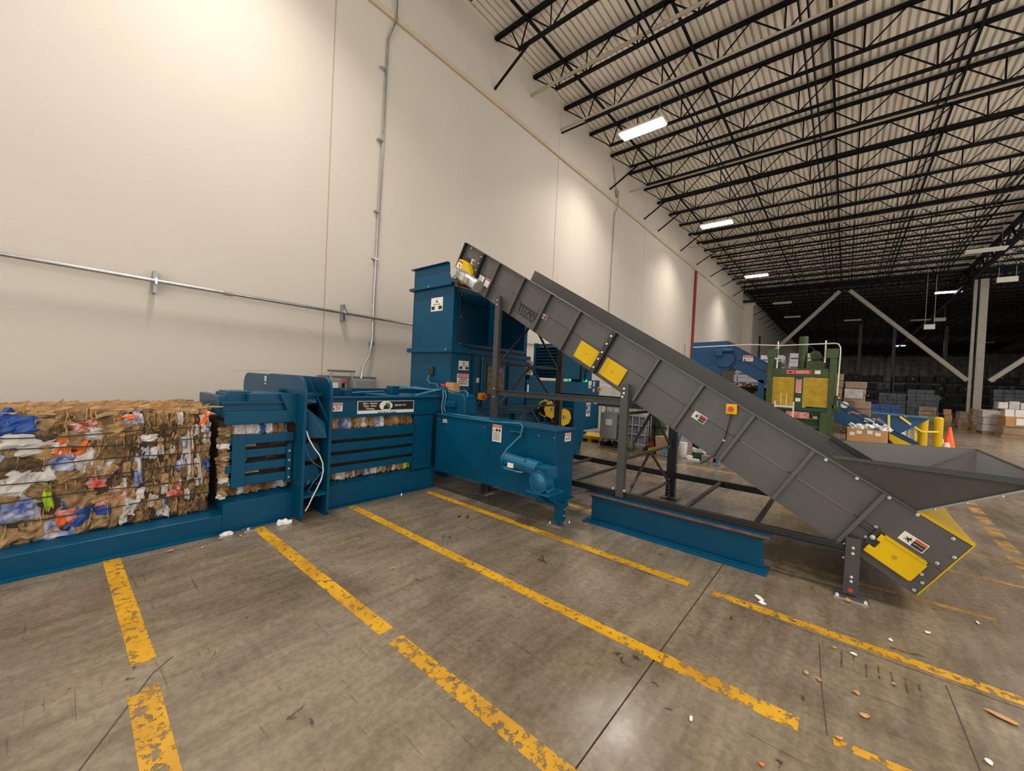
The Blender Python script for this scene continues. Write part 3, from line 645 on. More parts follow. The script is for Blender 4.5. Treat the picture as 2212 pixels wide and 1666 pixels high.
MB().prism([(hx0, hy1, 3.07), (hx1-.04, hy1, 3.07), (hx1-.12, hy1, 3.20), (hx1-.14, hy1, 3.40), (hx0, hy1, 3.40)], (0, -.012, 0)).build('hopper_side', 'blue', bl)
MB().box(hx0, hx0+.012, hy0, hy1, 3.07, 3.40).build('hopper_back', 'blue', bl)
for z0, z1, e in ((1.975, 2.045, .06), (3.03, 3.075, .06), (3.395, 3.41, .05)):
    mb = MB(); xe = hx1 if z0 < 3.3 else hx1-.14
    mb.box(hx0-e, xe+(e if z0 < 2.5 else 0), hy0-e, hy0+.002, z0, z1)
    mb.build('hopper_flange', 'blue', bl, bevel=.003)
    MB().box(hx0-e, hx0+.002, hy0, hy1+e, z0, z1).build('hopper_flange', 'blue', bl)
    MB().box(hx0-e, xe, hy1, hy1+e, z0, z1).build('hopper_flange', 'blue', bl)
MB().box(hx1, hx1+.06, hy0, hy1+.06, 1.975, 2.045).build('hopper_flange', 'blue', bl)
for p in ((-4.80, 4.03, 2.01), (-5.3, 4.03, 3.05)): bolt(p, (0, -1, 0), bl, .014)
for p in ((-4.74, 4.25, 2.9), (-4.74, 4.25, 2.55), (-4.74, 4.25, 2.12), (-4.74, 4.75, 2.08), (-4.74, 5.2, 2.08)): bolt(p, (1, 0, 0), bl, .012)
MB().tube([(-4.70, 4.18, 3.0), (-4.72, 4.16, 2.9), (-4.735, 4.22, 2.8), (-4.735, 4.22, 2.2), (-4.735, 4.27, 2.12), (-4.70, 4.5, 2.08), (-4.68, 5.9, 2.07)], .012, 6).build('black_cable', 'belt', bl, smooth=True)
logo_label((-5.16, hy0-.001, 2.76), (1, 0, 0), (0, 0, 1), .30, .22, bl)
logo_label((hx1+.001, 4.37, 1.78), (0, 1, 0), (0, 0, 1), .22, .15, bl)
pl = Plane((hx1+.001, 4.365, 1.545), (0, 1, 0), (0, 0, 1), bl); pt = pl.patch(-.13, .13, -.10, .10, 'white', 'danger_sign'); pt['label'] = 'danger sign: this machine starts and stops automatically'
q = Plane((hx1+.001, 4.365, 1.545), (0, 1, 0), (0, 0, 1), pt); q.k = 2
q.patch(-.115, .115, .03, .09, 'red'); q.text('DANGER', 0, .06, .05, 'white', bold=.0008)
for i, s_ in enumerate(('THIS MACHINE', 'STARTS AND STOPS', 'AUTOMATICALLY')): q.text(s_, 0, .005-.033*i, .025, 'blk', bold=.0003)
Plane((hx1+.001, 4.68, 1.55), (0, 1, 0), (0, 0, 1), bl).patch(-.055, .055, -.04, .04, 'white', 'notice')
# frame trims and sight window on the hopper front
MB().box(hx1, hx1+.05, 4.56, 4.62, 1.1, 1.96).build('front_stiffener', 'blue', bl)
MB().box(hx1, hx1+.05, 4.78, 4.84, 1.1, 1.9).build('front_stiffener', 'blue', bl)
MB().box(hx1, hx1+.05, 5.45, 5.51, 1.1, 1.9).build('front_stiffener', 'blue', bl)
w_ = MB().box(hx1-.005, hx1+.012, 4.93, 5.36, 1.32, 1.80).build('sight_window', 'kraft1', bl, label='clear window showing brown cardboard inside')
MB().box(hx1+.0, hx1+.02, 4.90, 5.39, 1.79, 1.83).build('window_frame', 'black', bl); MB().box(hx1+.0, hx1+.02, 4.90, 5.39, 1.29, 1.33).build('window_frame', 'black', bl)
MB().prism([(hx1+.013, 5.0, 1.78), (hx1+.013, 5.16, 1.62), (hx1+.013, 5.33, 1.78)], (.003, 0, 0)).build('torn_board', 'blueband', bl)
MB().box(hx1, hx1+.07, 4.70, 4.84, 1.22, 1.34).build('stop_button_box', 'yellow', bl, bevel=.01)
MB().cyl((hx1+.07, 4.79, 1.28), (hx1+.12, 4.79, 1.28), .04, 12).build('stop_button', 'red', bl)
MB().tube([(hx1+.03, 4.77, 1.35), (hx1+.03, 4.77, 1.96)], .008, 6).build('conduit_pipe', 'bluecab', bl)
MB().tube([(hx1+.03, 4.76, 1.22), (hx1+.03, 4.70, 1.13), (hx1+.03, 4.5, 1.09), (hx1+.03, 4.2, 1.08)], .008, 6).build('conduit_pipe', 'bluecab', bl)
MB().box(-5.25, -5.15, hy0-.05, hy0, 1.60, 1.74).build('limit_switch', 'black', bl, bevel=.01)
MB().tube([(-5.22, 4.05, 1.6), (-5.22, 4.02, 1.52), (-5.1, 3.98, 1.47), (-4.9, 3.96, 1.46), (-4.78, 3.9, 1.38)], .012, 6).build('conduit_pipe', 'bluecab', bl, smooth=True)
# charge box and ram body behind
MB().box(-5.7, -4.62, 3.95, 8.1, .28, 1.05).build('ram_body', 'blue', bl, bevel=.01)
for z in (.98, .72, .40):
    MB().box(-4.62, -4.54, 3.9, 8.1, z, z+.06).build('ram_body_rib', 'blue', bl)
MB().box(-5.6, -4.72, 4.1, 8.0, 0, .28).build('ram_base', 'blue', bl)
for y in (4.6, 5.5, 6.4, 7.3): MB().box(-4.62, -4.55, y, y+.06, .3, 1.0).build('ram_body_rib', 'blue', bl)
MB().box(-4.80, -4.42, 7.30, 7.75, .28, 1.2).build('rear_post', 'blue', bl); MB().box(-4.70, -4.45, 7.38, 7.60, 0, .30).build('rear_foot', 'blue', bl)

# wire tier (long box toward the viewer)
tr = thing('wire_tier_housing', 'long flat blue guard box with a gear motor on its side, standing on one leg', 'machine', (-3.4, 3.75, 0))
MB().box(-4.40, -3.372, 3.58, 3.96, .262, 1.04).build('housing_panel', 'blue', tr, bevel=.005)
MB().box(-3.368, -2.372, 3.58, 3.96, .262, 1.05).build('housing_panel', 'blue', tr, bevel=.005)
MB().box(-4.40, -2.355, 3.565, 3.975, 1.04, 1.065).build('housing_lid', 'blue', tr, bevel=.003)
MB().box(-2.60, -2.355, 3.56, 3.98, .250, .272).build('housing_foot', 'blue', tr)
# creased cover panel: shallow pyramid
cx_, cz_ = -3.88, .655
for a, b in (((-4.36, .30), (-3.40, .30)), ((-3.40, .30), (-3.40, 1.0)), ((-3.40, 1.0), (-4.36, 1.0)), ((-4.36, 1.0), (-4.36, .30))):
    MB().add([(a[0], 3.578, a[1]), (b[0], 3.578, b[1]), (cx_, 3.555, cz_)], [(0, 1, 2)]).build('creased_panel', 'blue', tr)
m_ = MB().cyl((-2.905, 3.40, .685), (-2.605, 3.40, .665), .075, 20).build('motor_body', 'blueg', tr, smooth=True)
MB().cyl((-2.930, 3.40, .687), (-2.900, 3.40, .685), .084, 20).build('motor_cap', 'blueg', m_, smooth=True)
MB().box(-2.920, -2.895, 3.345, 3.36, .70, .76).build('motor_tag', 'red', m_, label='small red motor tag')
MB().box(-2.825, -2.745, 3.318, 3.33, .62, .67).build('name_plate', 'white', m_)
MB().cyl((-2.605, 3.40, .665), (-2.445, 3.40, .655), .082, 20).build('clutch_housing', 'blueg', tr, smooth=True)
MB().box(-2.925, -2.805, 3.33, 3.42, .575, .625).build('terminal_box', 'blueg', tr, bevel=.008)
MB().tube([(-2.865, 3.32, .60), (-2.665, 3.30, .60), (-2.605, 3.32, .60)], .009, 6).build('conduit_pipe', 'bluecab', tr)
for a in range(0, 360, 45): MB().box(-2.610, -2.585, 3.40+.08*math.cos(R(a))-.008, 3.40+.08*math.cos(R(a))+.008, .665+.08*math.sin(R(a))-.008, .665+.08*math.sin(R(a))+.008).build('bolt', 'blueg', tr)
g = MB().box(-2.445, -2.275, 3.33, 3.50, .575, .70).build('gear_case', 'blueg', tr, bevel=.015)
for k in range(7): MB().box(-2.445, -2.265, 3.315, 3.34, .59+.017*k, .597+.017*k).build('cooling_fin', 'blueg', g)
MB().cyl((-2.385, 3.42, .545), (-2.385, 3.30, .545), .115, 24).build('gear_cover', 'blueg', tr, smooth=True)
MB().cyl((-2.385, 3.30, .545), (-2.385, 3.28, .545), .09, 24, .06).build('gear_cap', 'blueg', tr, smooth=True)
MB().prism([(-2.485, 3.34, .44), (-2.285, 3.34, .44), (-2.315, 3.34, .56), (-2.445, 3.34, .56)], (0, .14, 0)).build('gear_foot', 'blueg', tr, bevel=.006)
MB().box(-2.515, -2.235, 3.28, 3.58, .422, .437).build('motor_shelf', 'blueg', tr)
MB().prism([(-2.345, 3.578, .422), (-2.345, 3.32, .422), (-2.345, 3.578, .27)], (.012, 0, 0)).build('shelf_gusset', 'blueg', tr)
MB().prism([(-2.465, 3.578, .422), (-2.465, 3.32, .422), (-2.465, 3.578, .27)], (.012, 0, 0)).build('shelf_gusset', 'blueg', tr)
MB().tube([(-2.97, 3.57, .985), (-2.97, 3.52, .985), (-2.82, 3.52, .985), (-2.82, 3.57, .985)], .014, 8).build('pull_handle', 'blue', tr, smooth=True)
for x in (-2.39, -2.60, -3.45, -4.35): bolt((x, 3.578, .98), (0, -1, 0), tr, .007)
MB().box(-3.30, -3.22, 3.57, 3.64, 1.065, 1.085).build('lid_clip', 'blue', tr)
warnx = Plane((-3.235, 3.577, .925), (1, 0, 0), (0, 0, 1), tr); pt = warnx.patch(-.075, .075, -.105, .105, 'white', 'warning_sign'); pt['label'] = 'tall white warning sign with orange header and three symbols'
q = Plane((-3.235, 3.577, .925), (1, 0, 0), (0, 0, 1), pt); q.k = 2
q.patch(-.07, .07, .07, .10, 'red'); q.text('WARNING', 0, .085, .022, 'white')
q.poly([(-.065, .022), (-.025, .022), (-.045, .058)], 'orange')
q.poly([(.0+.018*math.cos(R(a)), .04+.018*math.sin(R(a))) for a in range(0, 360, 30)], 'blk')
q.poly([(.045+.018*math.cos(R(a)), .04+.018*math.sin(R(a))) for a in range(0, 360, 30)], 'navy')
for i in range(6): q.text('KEEP HANDS CLEAR', 0, .005-.017*i, .0125, 'blk')
danger_label((-4.215, 3.577, .955), (1, 0, 0), (0, 0, 1), .085, .085, tr)
danger_label((-2.371, 3.815, .972), (0, 1, 0), (0, 0, 1), .125, .095, tr)
MB().box(-2.43, -2.34, 3.70, 3.80, .03, .25).build('leg_tube', 'blue', tr, bevel=.004)
MB().box(-2.45, -2.32, 3.685, 3.815, .20, .25).build('leg_sleeve', 'blue', tr, bevel=.004)
for z in (.10, .17): bolt((-2.34, 3.76, z), (1, 0, 0), tr, .011)
MB().box(-2.49, -2.29, 3.64, 3.87, 0, .012).build('foot_plate', 'galv', tr)
for p in ((-2.46, 3.67, .012), (-2.32, 3.85, .012)): bolt(p, (0, 0, 1), tr, .013)
MB().box(-3.80, -3.73, 4.02-.10, 4.02-.03, 0, .262).build('rear_leg', 'black', tr); MB().box(-3.86, -3.67, 3.86, 4.05, 0, .01).build('foot_plate', 'galv', tr)

# anchor plugs by the base
for x, y, lb in ((-4.42, 3.04, 'anchor plate bolted beside the far base beam'), (-4.42, 1.30, 'anchor plate bolted by the chamber base')):
    a = thing('anchor_plate', lb, 'plate', (x, y, 0)); MB().box(x-.03, x+.07, y-.05, y+.05, 0.001, .012).build('plate', 'galv', a); bolt((x+.03, y, .012), (0, 0, 1), a, .013, 'anchor_bolt')

# ---- finished bale -------------------------------------------------
def crumple(c, ux, uy, n, w, h, depth=.02, nx=5, ny=5):
    """a crumpled board: small displaced grid with an irregular outline and folded back edges"""
    mb = MB(); vs = []
    ph = random.uniform(0, 6.28); fx = random.uniform(.5, 1.6)
    for j in range(ny+1):
        for i in range(nx+1):
            s_ = i/nx-.5; t_ = j/ny-.5
            k = 1.0 if (0 < i < nx and 0 < j < ny) else random.uniform(.72, 1.05)
            off = depth*(.6*math.cos(s_*6*fx+ph) + random.uniform(-.75, .75))
            if i in (0, nx) or j in (0, ny): off -= depth*.9
            vs.append(c + ux*(s_*w*k) + uy*(t_*h*k) + n*off)
    fs = []
    for j in range(ny):
        for i in range(nx):
            a = j*(nx+1)+i; fs.append((a, a+1, a+nx+2, a+nx+1))
    b = [i for i in range(nx+1)] + [(j)*(nx+1)+nx for j in range(1, ny+1)] + [ny*(nx+1)+i for i in range(nx-1, -1, -1)] + [j*(nx+1) for j in range(ny-1, 0, -1)]
    k0 = len(vs)
    for i in b: vs.append(vs[i] - n*.03)
    for q_ in range(len(b)): fs.append((b[q_], b[(q_+1) % len(b)], k0+(q_+1) % len(b), k0+q_))
    return mb.add(vs, fs)
def pick(pk=.62):
    r_ = random.random()
    if r_ < pk: return 'kraft%d' % random.choice((0, 0, 1, 1, 2, 3))
    if r_ < pk+.15: return 'pw'
    if r_ < pk+.25: return 'pb'
    if r_ < pk+.29: return 'pbl'
    if r_ < pk+.32: return 'po'
    if r_ < pk+.345: return 'pr'
    if r_ < pk+.347: return 'pg'
    return 'kraft2'
X_, Y_, Z_ = Vector((1, 0, 0)), Vector((0, 1, 0)), Vector((0, 0, 1))
bale = thing('cardboard_bale', 'finished bale of crushed brown cardboard tied with black wires, on the blue table', 'bale', (-5.0, -.4, .19))
by0, by1, bz0, bz1, bf, bb = -2.0, 1.03, .20, 1.16, -4.655, -5.52
MB().box(bb+.02, bf-.015, by0, by1-.02, bz0, bz1-.02).build('bale_core', 'core', bale)
def front_piece(y, z, w, h, m, tilt=0, dep=.022, lift=0, par=bale):
    c_, s_ = math.cos(R(tilt)), math.sin(R(tilt)); uy_ = Vector((0, c_, s_)); uz_ = Vector((0, -s_, c_))
    n = (X_ + Vector((0, random.uniform(-.18, .18), random.uniform(-.15, .25)))).normalized()
    return crumple(Vector((bf+lift, y, z)), uy_, uz_, n, w, h, dep).build('cardboard_sheet', m, par)
# left half: broad flattened sheets; right half: narrow vertical folds
cnt = 0
for row in range(9):
    y = by0+.05
    z = bz0+.05+row*.108
    while y < by1-.02:
        fold = y > .35
        w = random.uniform(.035, .07) if fold else random.uniform(.10, .2)
        vis = y > -.35
        h = random.uniform(.10, .15) if fold else random.uniform(.12, .22)
        if not vis: w *= 1.9; h *= 1.2
        zz = min(max(z+random.uniform(-.03, .03), bz0+.05), bz1-.06)
        front_piece(min(y+w/2, by1-.03), zz, w*(1.12 if fold else 1.3), h, pick(.80 if fold else .55), random.uniform(-8, 8) if fold else random.uniform(-40, 40), .016 if fold else .024, random.uniform(-.008, .012)); cnt += 1
        y += w*.92
# distinctive pieces seen in the photo
for y, z, w, h, m, tl in ((-.12, 1.08, .20, .14, 'pbl', 10), (-.10, .98, .30, .13, 'pw', 0), (-.02, .90, .26, .12, 'pw', -6), (.20, 1.06, .16, .10, 'pr', 20), (.26, 1.00, .17, .13, 'pw', -20), (.42, 1.02, .26, .16, 'kraft2', 8), (.44, 1.12, .16, .05, 'po', 6),
                          (.58, .93, .14, .08, 'pw', -10), (.02, .52, .055, .24, 'pg', 4), (.17, .34, .15, .17, 'pbl', 6), (.10, .33, .07, .12, 'po', 0), (.35, .47, .22, .07, 'kraft2', 10), (-.12, .45, .22, .17, 'pb', 5), (-.16, .66, .20, .22, 'pw', -4), (.34, .70, .14, .16, 'pb', 20),
                          (.52, .66, .07, .30, 'pb', 5), (.88, .76, .05, .55, 'pw', 2), (.95, .62, .035, .35, 'pw', 6), (.76, .40, .10, .08, 'pr', 10), (.80, .45, .04, .13, 'po', 15), (.98, 1.08, .05, .16, 'po', -25), (-.02, .28, .18, .13, 'kraft2', 12), (.48, .34, .10, .16, 'pw', -12), (.66, .33, .08, .10, 'kraft2', 20)):
    front_piece(y, z, w, h, m, tl, .022, .016)
# top: overlapping slivers pointing along the bale
for k in range(130):
    y = random.uniform(by0+.6, by1-.12); x = random.uniform(bb+.1, bf-.03)
    a = random.uniform(-50, 50); uy_ = Vector((math.sin(R(a)), math.cos(R(a)), random.uniform(-.06, .10))).normalized()
    ux_ = Vector((math.cos(R(a)), -math.sin(R(a)), random.uniform(.1, .35))).normalized(); n = ux_.cross(uy_).normalized()
    crumple(Vector((x, y, bz1+random.uniform(-.005, .02))), ux_, uy_, n, random.uniform(.05, .14), random.uniform(.12, .34), .012, 2, 3).build('cardboard_sheet', random.choice(('krafttop', 'krafttop', 'kraft2', 'kraft0', pick(.5))), bale)
mb = MB()
for k in range(1900):
    y = random.uniform(by0, by1-.02); top = random.random() < .8
    if top:
        x = random.uniform(bb, bf); z = bz1+random.uniform(-.01, .035); l = random.uniform(.04, .16); a = random.uniform(-1.2, 1.2)
        p0 = Vector((x, y, z)); p1 = p0+Vector((math.sin(a)*l, math.cos(a)*l, random.uniform(-.01, .025))); q_ = Vector((.0, 0, random.uniform(.004, .018)))
    else:
        z = random.uniform(bz0+.03, bz1-.02); x = bf+random.uniform(-.01, .018); l = random.uniform(.03, .13); a = random.uniform(-.25, .25)
        p0 = Vector((x, y, z)); p1 = p0+Vector((random.uniform(-.008, .01), math.sin(a)*l, math.cos(a)*l)); q_ = Vector((random.uniform(.004, .014), .006, 0))
    mb.add([p0, p1, p1+q_, p0+q_], [(0, 1, 2, 3)])
mb.build('torn_edges', 'krafttop', bale, kind='stuff')
# right end of the bale, ragged
for k in range(46):
    x = random.uniform(bb+.08, bf-.02); z = random.uniform(bz0+.06, bz1-.05)
    crumple(Vector((x, by1-.01+random.uniform(-.02, .01), z)), X_, Z_, -Y_*-1, random.uniform(.06, .14), random.uniform(.1, .2), .02).build('cardboard_sheet', pick(.7), bale)
for z in (.37, .52, .655, .775, .90, 1.0):
    MB().tube([(bf+.028+random.uniform(-.004, .006), by0+(by1-by0)*i/16, z+.012*math.sin(i*.9+z*20)) for i in range(16)] + [(bf+.01, by1+.0, z), (bf-.2, by1+.015, z)], .0045, 5).build('bale_wire', 'wire', bale)

# ---- bale still inside the chamber -----------------------------------
bale2 = thing('cardboard_bale', 'second bale still inside the blue chamber, showing between the slats', 'bale', (-5.0, 2.2, .29))
MB().box(-5.40, F-.13, 1.10, 3.27, .315, 1.05).build('bale_core', 'core', bale2)
def slot_pieces(y0, y1, z0, z1, n, pk):
    y = y0
    while y < y1:
        w = random.uniform(.03, .085)
        if y+w/2 > y1-.01: break
        c = Vector((F-.075+random.uniform(-.02, .012), y+w/2, (z0+z1)/2))
        crumple(c, Y_, Z_, (X_+Y_*random.uniform(-.4, .4)).normalized(), w*1.35, (z1-z0)*random.uniform(1.0, 1.2), .018).build('cardboard_sheet', pick(pk), bale2)
        y += w*.85
slot_pieces(1.14, 1.71, .90, 1.04, 0, .55); slot_pieces(2.05, 3.27, .90, 1.055, 0, .45)
slot_pieces(1.14, 1.71, .32, .43, 0, .55); slot_pieces(2.05, 3.27, .30, .41, 0, .42)
for z in (.665, .80, .53):
    for k in range(16):
        y = random.uniform(1.2, 3.2)
        if 1.68 < y < 2.08: continue
        crumple(Vector((F-.10, y, z)), Y_, Z_, X_, random.uniform(.05, .12), .03, .006, 2, 2).build('cardboard_sheet', random.choice(('pw', 'kraft1', 'kraft3', 'kraft3')), bale2)
for k in range(14):
    z = .34+.048*k
    crumple(Vector((F-.03-.06*random.random(), 1.085, z)), (X_+Y_*.2).normalized(), Z_, -Y_, .13, .08, .016).build('cardboard_sheet', pick(.75), bale2)
for z in (.93, .80, .66, .52): MB().tube([(F-.055, 1.12, z), (F-.06, 1.5, z-.02)], .004, 5).build('bale_wire', 'wire', bale2)

# small cartons on the button box
for x, y, z, w, lb in ((-4.38, 3.84, 1.435, .11, 'small open brown carton on top of the baler, upper of two'), (-4.35, 3.84, 1.36, .085, 'small brown carton on top of the baler, lower of two')):
    o = MB().box(x-w, x+w*.6, y-.05, y+.06, z, z+.07 if z > 1.4 else z+.072).build('small_carton', 'card', None, bevel=.002); tag(o, lb, 'box')

# ================================================================== BALER REAR: power unit etc.
pu = thing('hydraulic_power_unit', 'blue hydraulic power unit with a louvred cooler behind the conveyor legs', 'machine', (-5.2, 7.4, 1.05))
MB().box(-5.55, -4.75, 6.05, 8.05, 1.22, 1.60).build('oil_tank', 'blue', pu, bevel=.01)
MB().box(-5.5, -4.80, 6.1, 8.0, 1.05, 1.22).build('tank_base', 'blue', pu)
cb = MB().box(-5.42, -4.70, 7.22, 7.95, 1.66, 2.42).build('cooler_box', 'blue', pu, bevel=.004)
for k in range(10):
    z = 1.70+.07*k
    MB().prism([(-5.36, 7.212, z+.050), (-5.36, 7.145, z+.006), (-5.36, 7.145, z-.002), (-5.36, 7.212, z+.040)], (.60, 0, 0)).build('louvre', 'blue', cb)
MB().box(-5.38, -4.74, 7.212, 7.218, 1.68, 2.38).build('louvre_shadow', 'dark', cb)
MB().box(-5.43, -5.37, 7.12, 7.22, 1.64, 2.43).build('cooler_frame', 'blue', cb); MB().box(-4.76, -4.68, 7.12, 7.22, 1.64, 2.43).build('cooler_frame', 'blue', cb)
f_ = MB().cyl((-5.35, 6.62, 1.86), (-5.15, 6.48, 1.86), .19, 24).build('fan_motor', 'steelg', pu, smooth=True)
MB().cyl((-5.14, 6.47, 1.86), (-5.11, 6.45, 1.86), .12, 20).build('fan_cover', 'black', f_); MB().cyl((-5.11, 6.45, 1.86), (-5.09, 6.43, 1.86), .035, 12).build('fan_hub', 'cage', f_)
MB().box(-5.3, -5.0, 6.45, 6.75, 1.60, 1.70).build('motor_foot', 'blue', pu)
mp = MB().cyl((-4.95, 8.15, 1.98), (-4.95, 8.75, 1.98), .17, 20).build('pump_motor', 'blue', pu, smooth=True)
MB().box(-5.1, -4.8, 8.2, 8.7, 1.60, 1.86).build('motor_bracket', 'blue', pu)
MB().box(-4.9, -4.76, 8.2, 8.45, 2.10, 2.24).build('terminal_box', 'blue', pu)
MB().tube([(-4.78, 7.95, 2.3), (-4.70, 8.1, 2.2), (-4.68, 8.2, 1.9), (-4.72, 8.2, 1.62)], .025, 8).build('hydraulic_hose', 'belt', pu, smooth=True)
MB().tube([(-4.85, 7.98, 2.1), (-4.76, 8.1, 2.0), (-4.76, 8.12, 1.62)], .02, 8).build('hydraulic_hose', 'belt', pu, smooth=True)
for y in (7.58, 8.22, 8.31): MB().box(-4.76, -4.73, y, y+.045, 1.61, 1.66).build('green_indicator', 'led', pu, label='glowing green indicator light')
MB().box(-4.755, -4.74, 6.06, 6.11, 1.35, 1.50).build('sight_gauge', 'white', pu)
MB().box(-5.5, -4.76, 8.05, 8.55, 1.2, 1.60).build('valve_cabinet', 'blue', pu)
cp = thing('control_cabinet', 'blue electrical control cabinet with red and yellow switch and stickers', 'cabinet', (-4.9, 8.7, .4))
MB().box(-5.3, -4.75, 8.40, 9.03, 1.20, 1.66).build('upper_box', 'blue', cp, bevel=.01)
MB().box(-5.3, -4.75, 8.28, 9.06, .45, 1.14).build('lower_box', 'blue', cp, bevel=.01)
MB().box(-5.25, -4.80, 8.35, 9.0, 1.14, 1.2).build('cabinet_neck', 'blue', cp)
MB().box(-5.2, -4.9, 8.3, 8.5, 0, .45).build('stand', 'blue', cp)
MB().box(-4.75, -4.72, 8.92, 9.0, 1.38, 1.50).build('switch_plate', 'yellow', cp); MB().box(-4.72, -4.69, 8.94, 8.98, 1.40, 1.47).build('switch_handle', 'red', cp)
logo_label((-4.749, 8.53, 1.55), (0, 1, 0), (0, 0, 1), .15, .17, cp)
danger_label((-4.749, 8.73, 1.57), (0, 1, 0), (0, 0, 1), .09, .12, cp); danger_label((-4.749, 8.73, 1.42), (0, 1, 0), (0, 0, 1), .09, .08, cp)
pl = Plane((-4.749, 8.50, .94), (0, 1, 0), (0, 0, 1), cp); pt = pl.patch(-.10, .10, -.16, .16, 'white', 'logo_plate'); pt['label'] = 'white plate with a circled letter B'
q = Plane((-4.749, 8.50, .94), (0, 1, 0), (0, 0, 1), pt); q.k = 2
q.patch(-.08, .08, -.09, .13, 'navy')
q.poly([(.065*math.cos(R(a)), .02+.09*math.sin(R(a))) for a in range(0, 360, 15)], 'white')
q.poly([(.05*math.cos(R(a)), .02+.075*math.sin(R(a))) for a in range(0, 360, 15)], 'navy')
q.text('B', 0, .02, .12, 'white', bold=.002); q.text('BALERS', 0, -.125, .035, 'navy')
Plane((-4.749, 8.85, 1.10), (0, 1, 0), (0, 0, 1), cp).patch(-.06, .06, -.025, .02, 'white', 'notice')
# wire spools
def spool(c, lb, r=.19):
    t_ = thing('wire_spool', lb, 'spool', c); c = Vector(c); ax = Vector((.93, -.37, 0)).normalized()
    MB().cyl(c-ax*.12, c+ax*.10, r*.8, 20).build('wire_coil', 'black', t_, smooth=True)
    for s in (-.14, .10): MB().cyl(c+ax*s, c+ax*(s+.02), r, 8).build('flange', 'yellow', t_)
    MB().cyl(c+ax*.12, c+ax*.125, .035, 14).build('hub_hole', 'black', t_); MB().cyl(c+ax*.125, c+ax*.13, .018, 10).build('hub_pin', 'cage', t_)
    side = ax.cross(Z_)
    for a in (90, 200, 340):
        p = c+ax*.122+(side*math.cos(R(a))+Z_*math.sin(R(a)))*r*.6; MB().bar(p-side*.022, p+side*.022+Z_*.012, .003, .005, ax).build('print_mark', 'blk', t_)
    MB().cyl(c-ax*.14, c-ax*.45, .02, 8).build('axle', 'black', t_)
spool((-4.38, 6.30, 1.05), 'yellow-ended wire spool, upper and nearer of two', .175)
spool((-4.38, 6.74, .88), 'yellow-ended wire spool, lower and half behind a post', .175)
ss = thing('spool_stand', 'black frame carrying the two wire spools', 'stand', (-4.45, 6.8, 0))
MB().box(-4.56, -4.50, 6.75, 6.81, 0, 1.1).build('upright', 'black', ss); MB().box(-4.52, -4.46, 7.25, 7.31, 0, 1.0).build('upright', 'black', ss); MB().box(-4.56, -4.46, 6.7, 7.35, 1.0, 1.04).build('crossbar', 'black', ss)

# ================================================================== INCLINED CONVEYOR
A = R(30.1)
T0 = Vector((.73, 0, .59)); U = Vector((-math.cos(A), 0, math.sin(A))); V = Vector((-math.sin(A), 0, -math.cos(A)))
def cv(u, v, y): return T0 + U*u + V*v + Vector((0, y, 0))
def slab(u0, u1, v0, v1, y0, y1): return MB().hexa([cv(u0, v0, y0), cv(u1, v0, y0), cv(u1, v1, y0), cv(u0, v1, y0), cv(u0, v0, y1), cv(u1, v0, y1), cv(u1, v1, y1), cv(u0, v1, y1)])
cn = thing('inclined_conveyor', 'long charcoal inclined belt conveyor climbing to the blue hopper, with yellow guards', 'conveyor', (-1.85, 4.95, 0))
YN, YF = 4.2, 5.7
ribs = [5.68, 5.30, 4.75, 4.24, 3.72, 3.19, 2.58, 2.07, 1.556, 1.043, .527]
edges = [6.15] + ribs + [0.0]
for a, b in zip(edges[:-1], edges[1:]):
    slab(a-.003, b+.003, 0.0, .272, YN, YN+.012).build('side_plate', 'grey', cn)
    v1 = .545 if a < 5.7 else .50
    if b == 0: MB().prism([cv(a-.003, .277, YN+.004), cv(b+.003, .277, YN+.004), cv(b+.003, .53, YN+.004), cv(.09, .53, YN+.004), cv(.09, .53, YN+.004)+Vector((0, 0, .001)), cv(a-.003, .53, YN+.004)], (0, .01, 0)).build('side_plate', 'grey', cn)
    elif a > 5.7: slab(a-.003, b+.003, .277, v1, YN+.004, YN+.014).build('side_plate', 'grey', cn)
    else: slab(a-.003, b+.003, .277, v1, YN+.004, YN+.014).build('side_plate', 'grey', cn)
slab(5.94, 0.0, -.01, .545, YF-.012, YF).build('far_side_plate', 'grey', cn)
slab(6.15, 5.94, .2, .545, YF-.012, YF).build('far_side_plate', 'grey', cn)
slab(6.15, .34, -.004, .004, YN-.035, YN+.012).build('top_lip', 'grey', cn)
slab(5.94, .02, -.016, -.008, YF-.012, YF+.03).build('top_lip', 'grey', cn)
slab(6.15, .35, .541, .549, YN-.01, YN+.05).build('bottom_lip', 'grey', cn)
slab(6.165, 6.145, 0, .42, YN-.055, YN+.012).build('end_angle', 'black', cn)
for i, u in enumerate(ribs):
    v0 = .006; v1 = .54 if u < 5.6 else .40
    if i in (0, 5): slab(u+.028, u-.028, v0, v1, YN-.06, YN+.001).build('splice_rib', 'black', cn)
    else: slab(u+.006, u-.006, v0, v1, YN-.05, YN+.001).build('side_rib', 'greyd', cn); slab(u+.022, u-.006, v0, v1, YN-.052, YN-.046).build('rib_flange', 'grey', cn)
    slab(u+.02, u-.02, .0, .54, YF, YF+.05).build('side_rib', 'greyd', cn)
for u in (3.19, 5.68):
    for v in (.06, .16, .27, .36, .47):
        if u > 5 and v > .37: continue
        bolt(cv(u, v, YN-.06), (0, -1, 0), cn, .012)
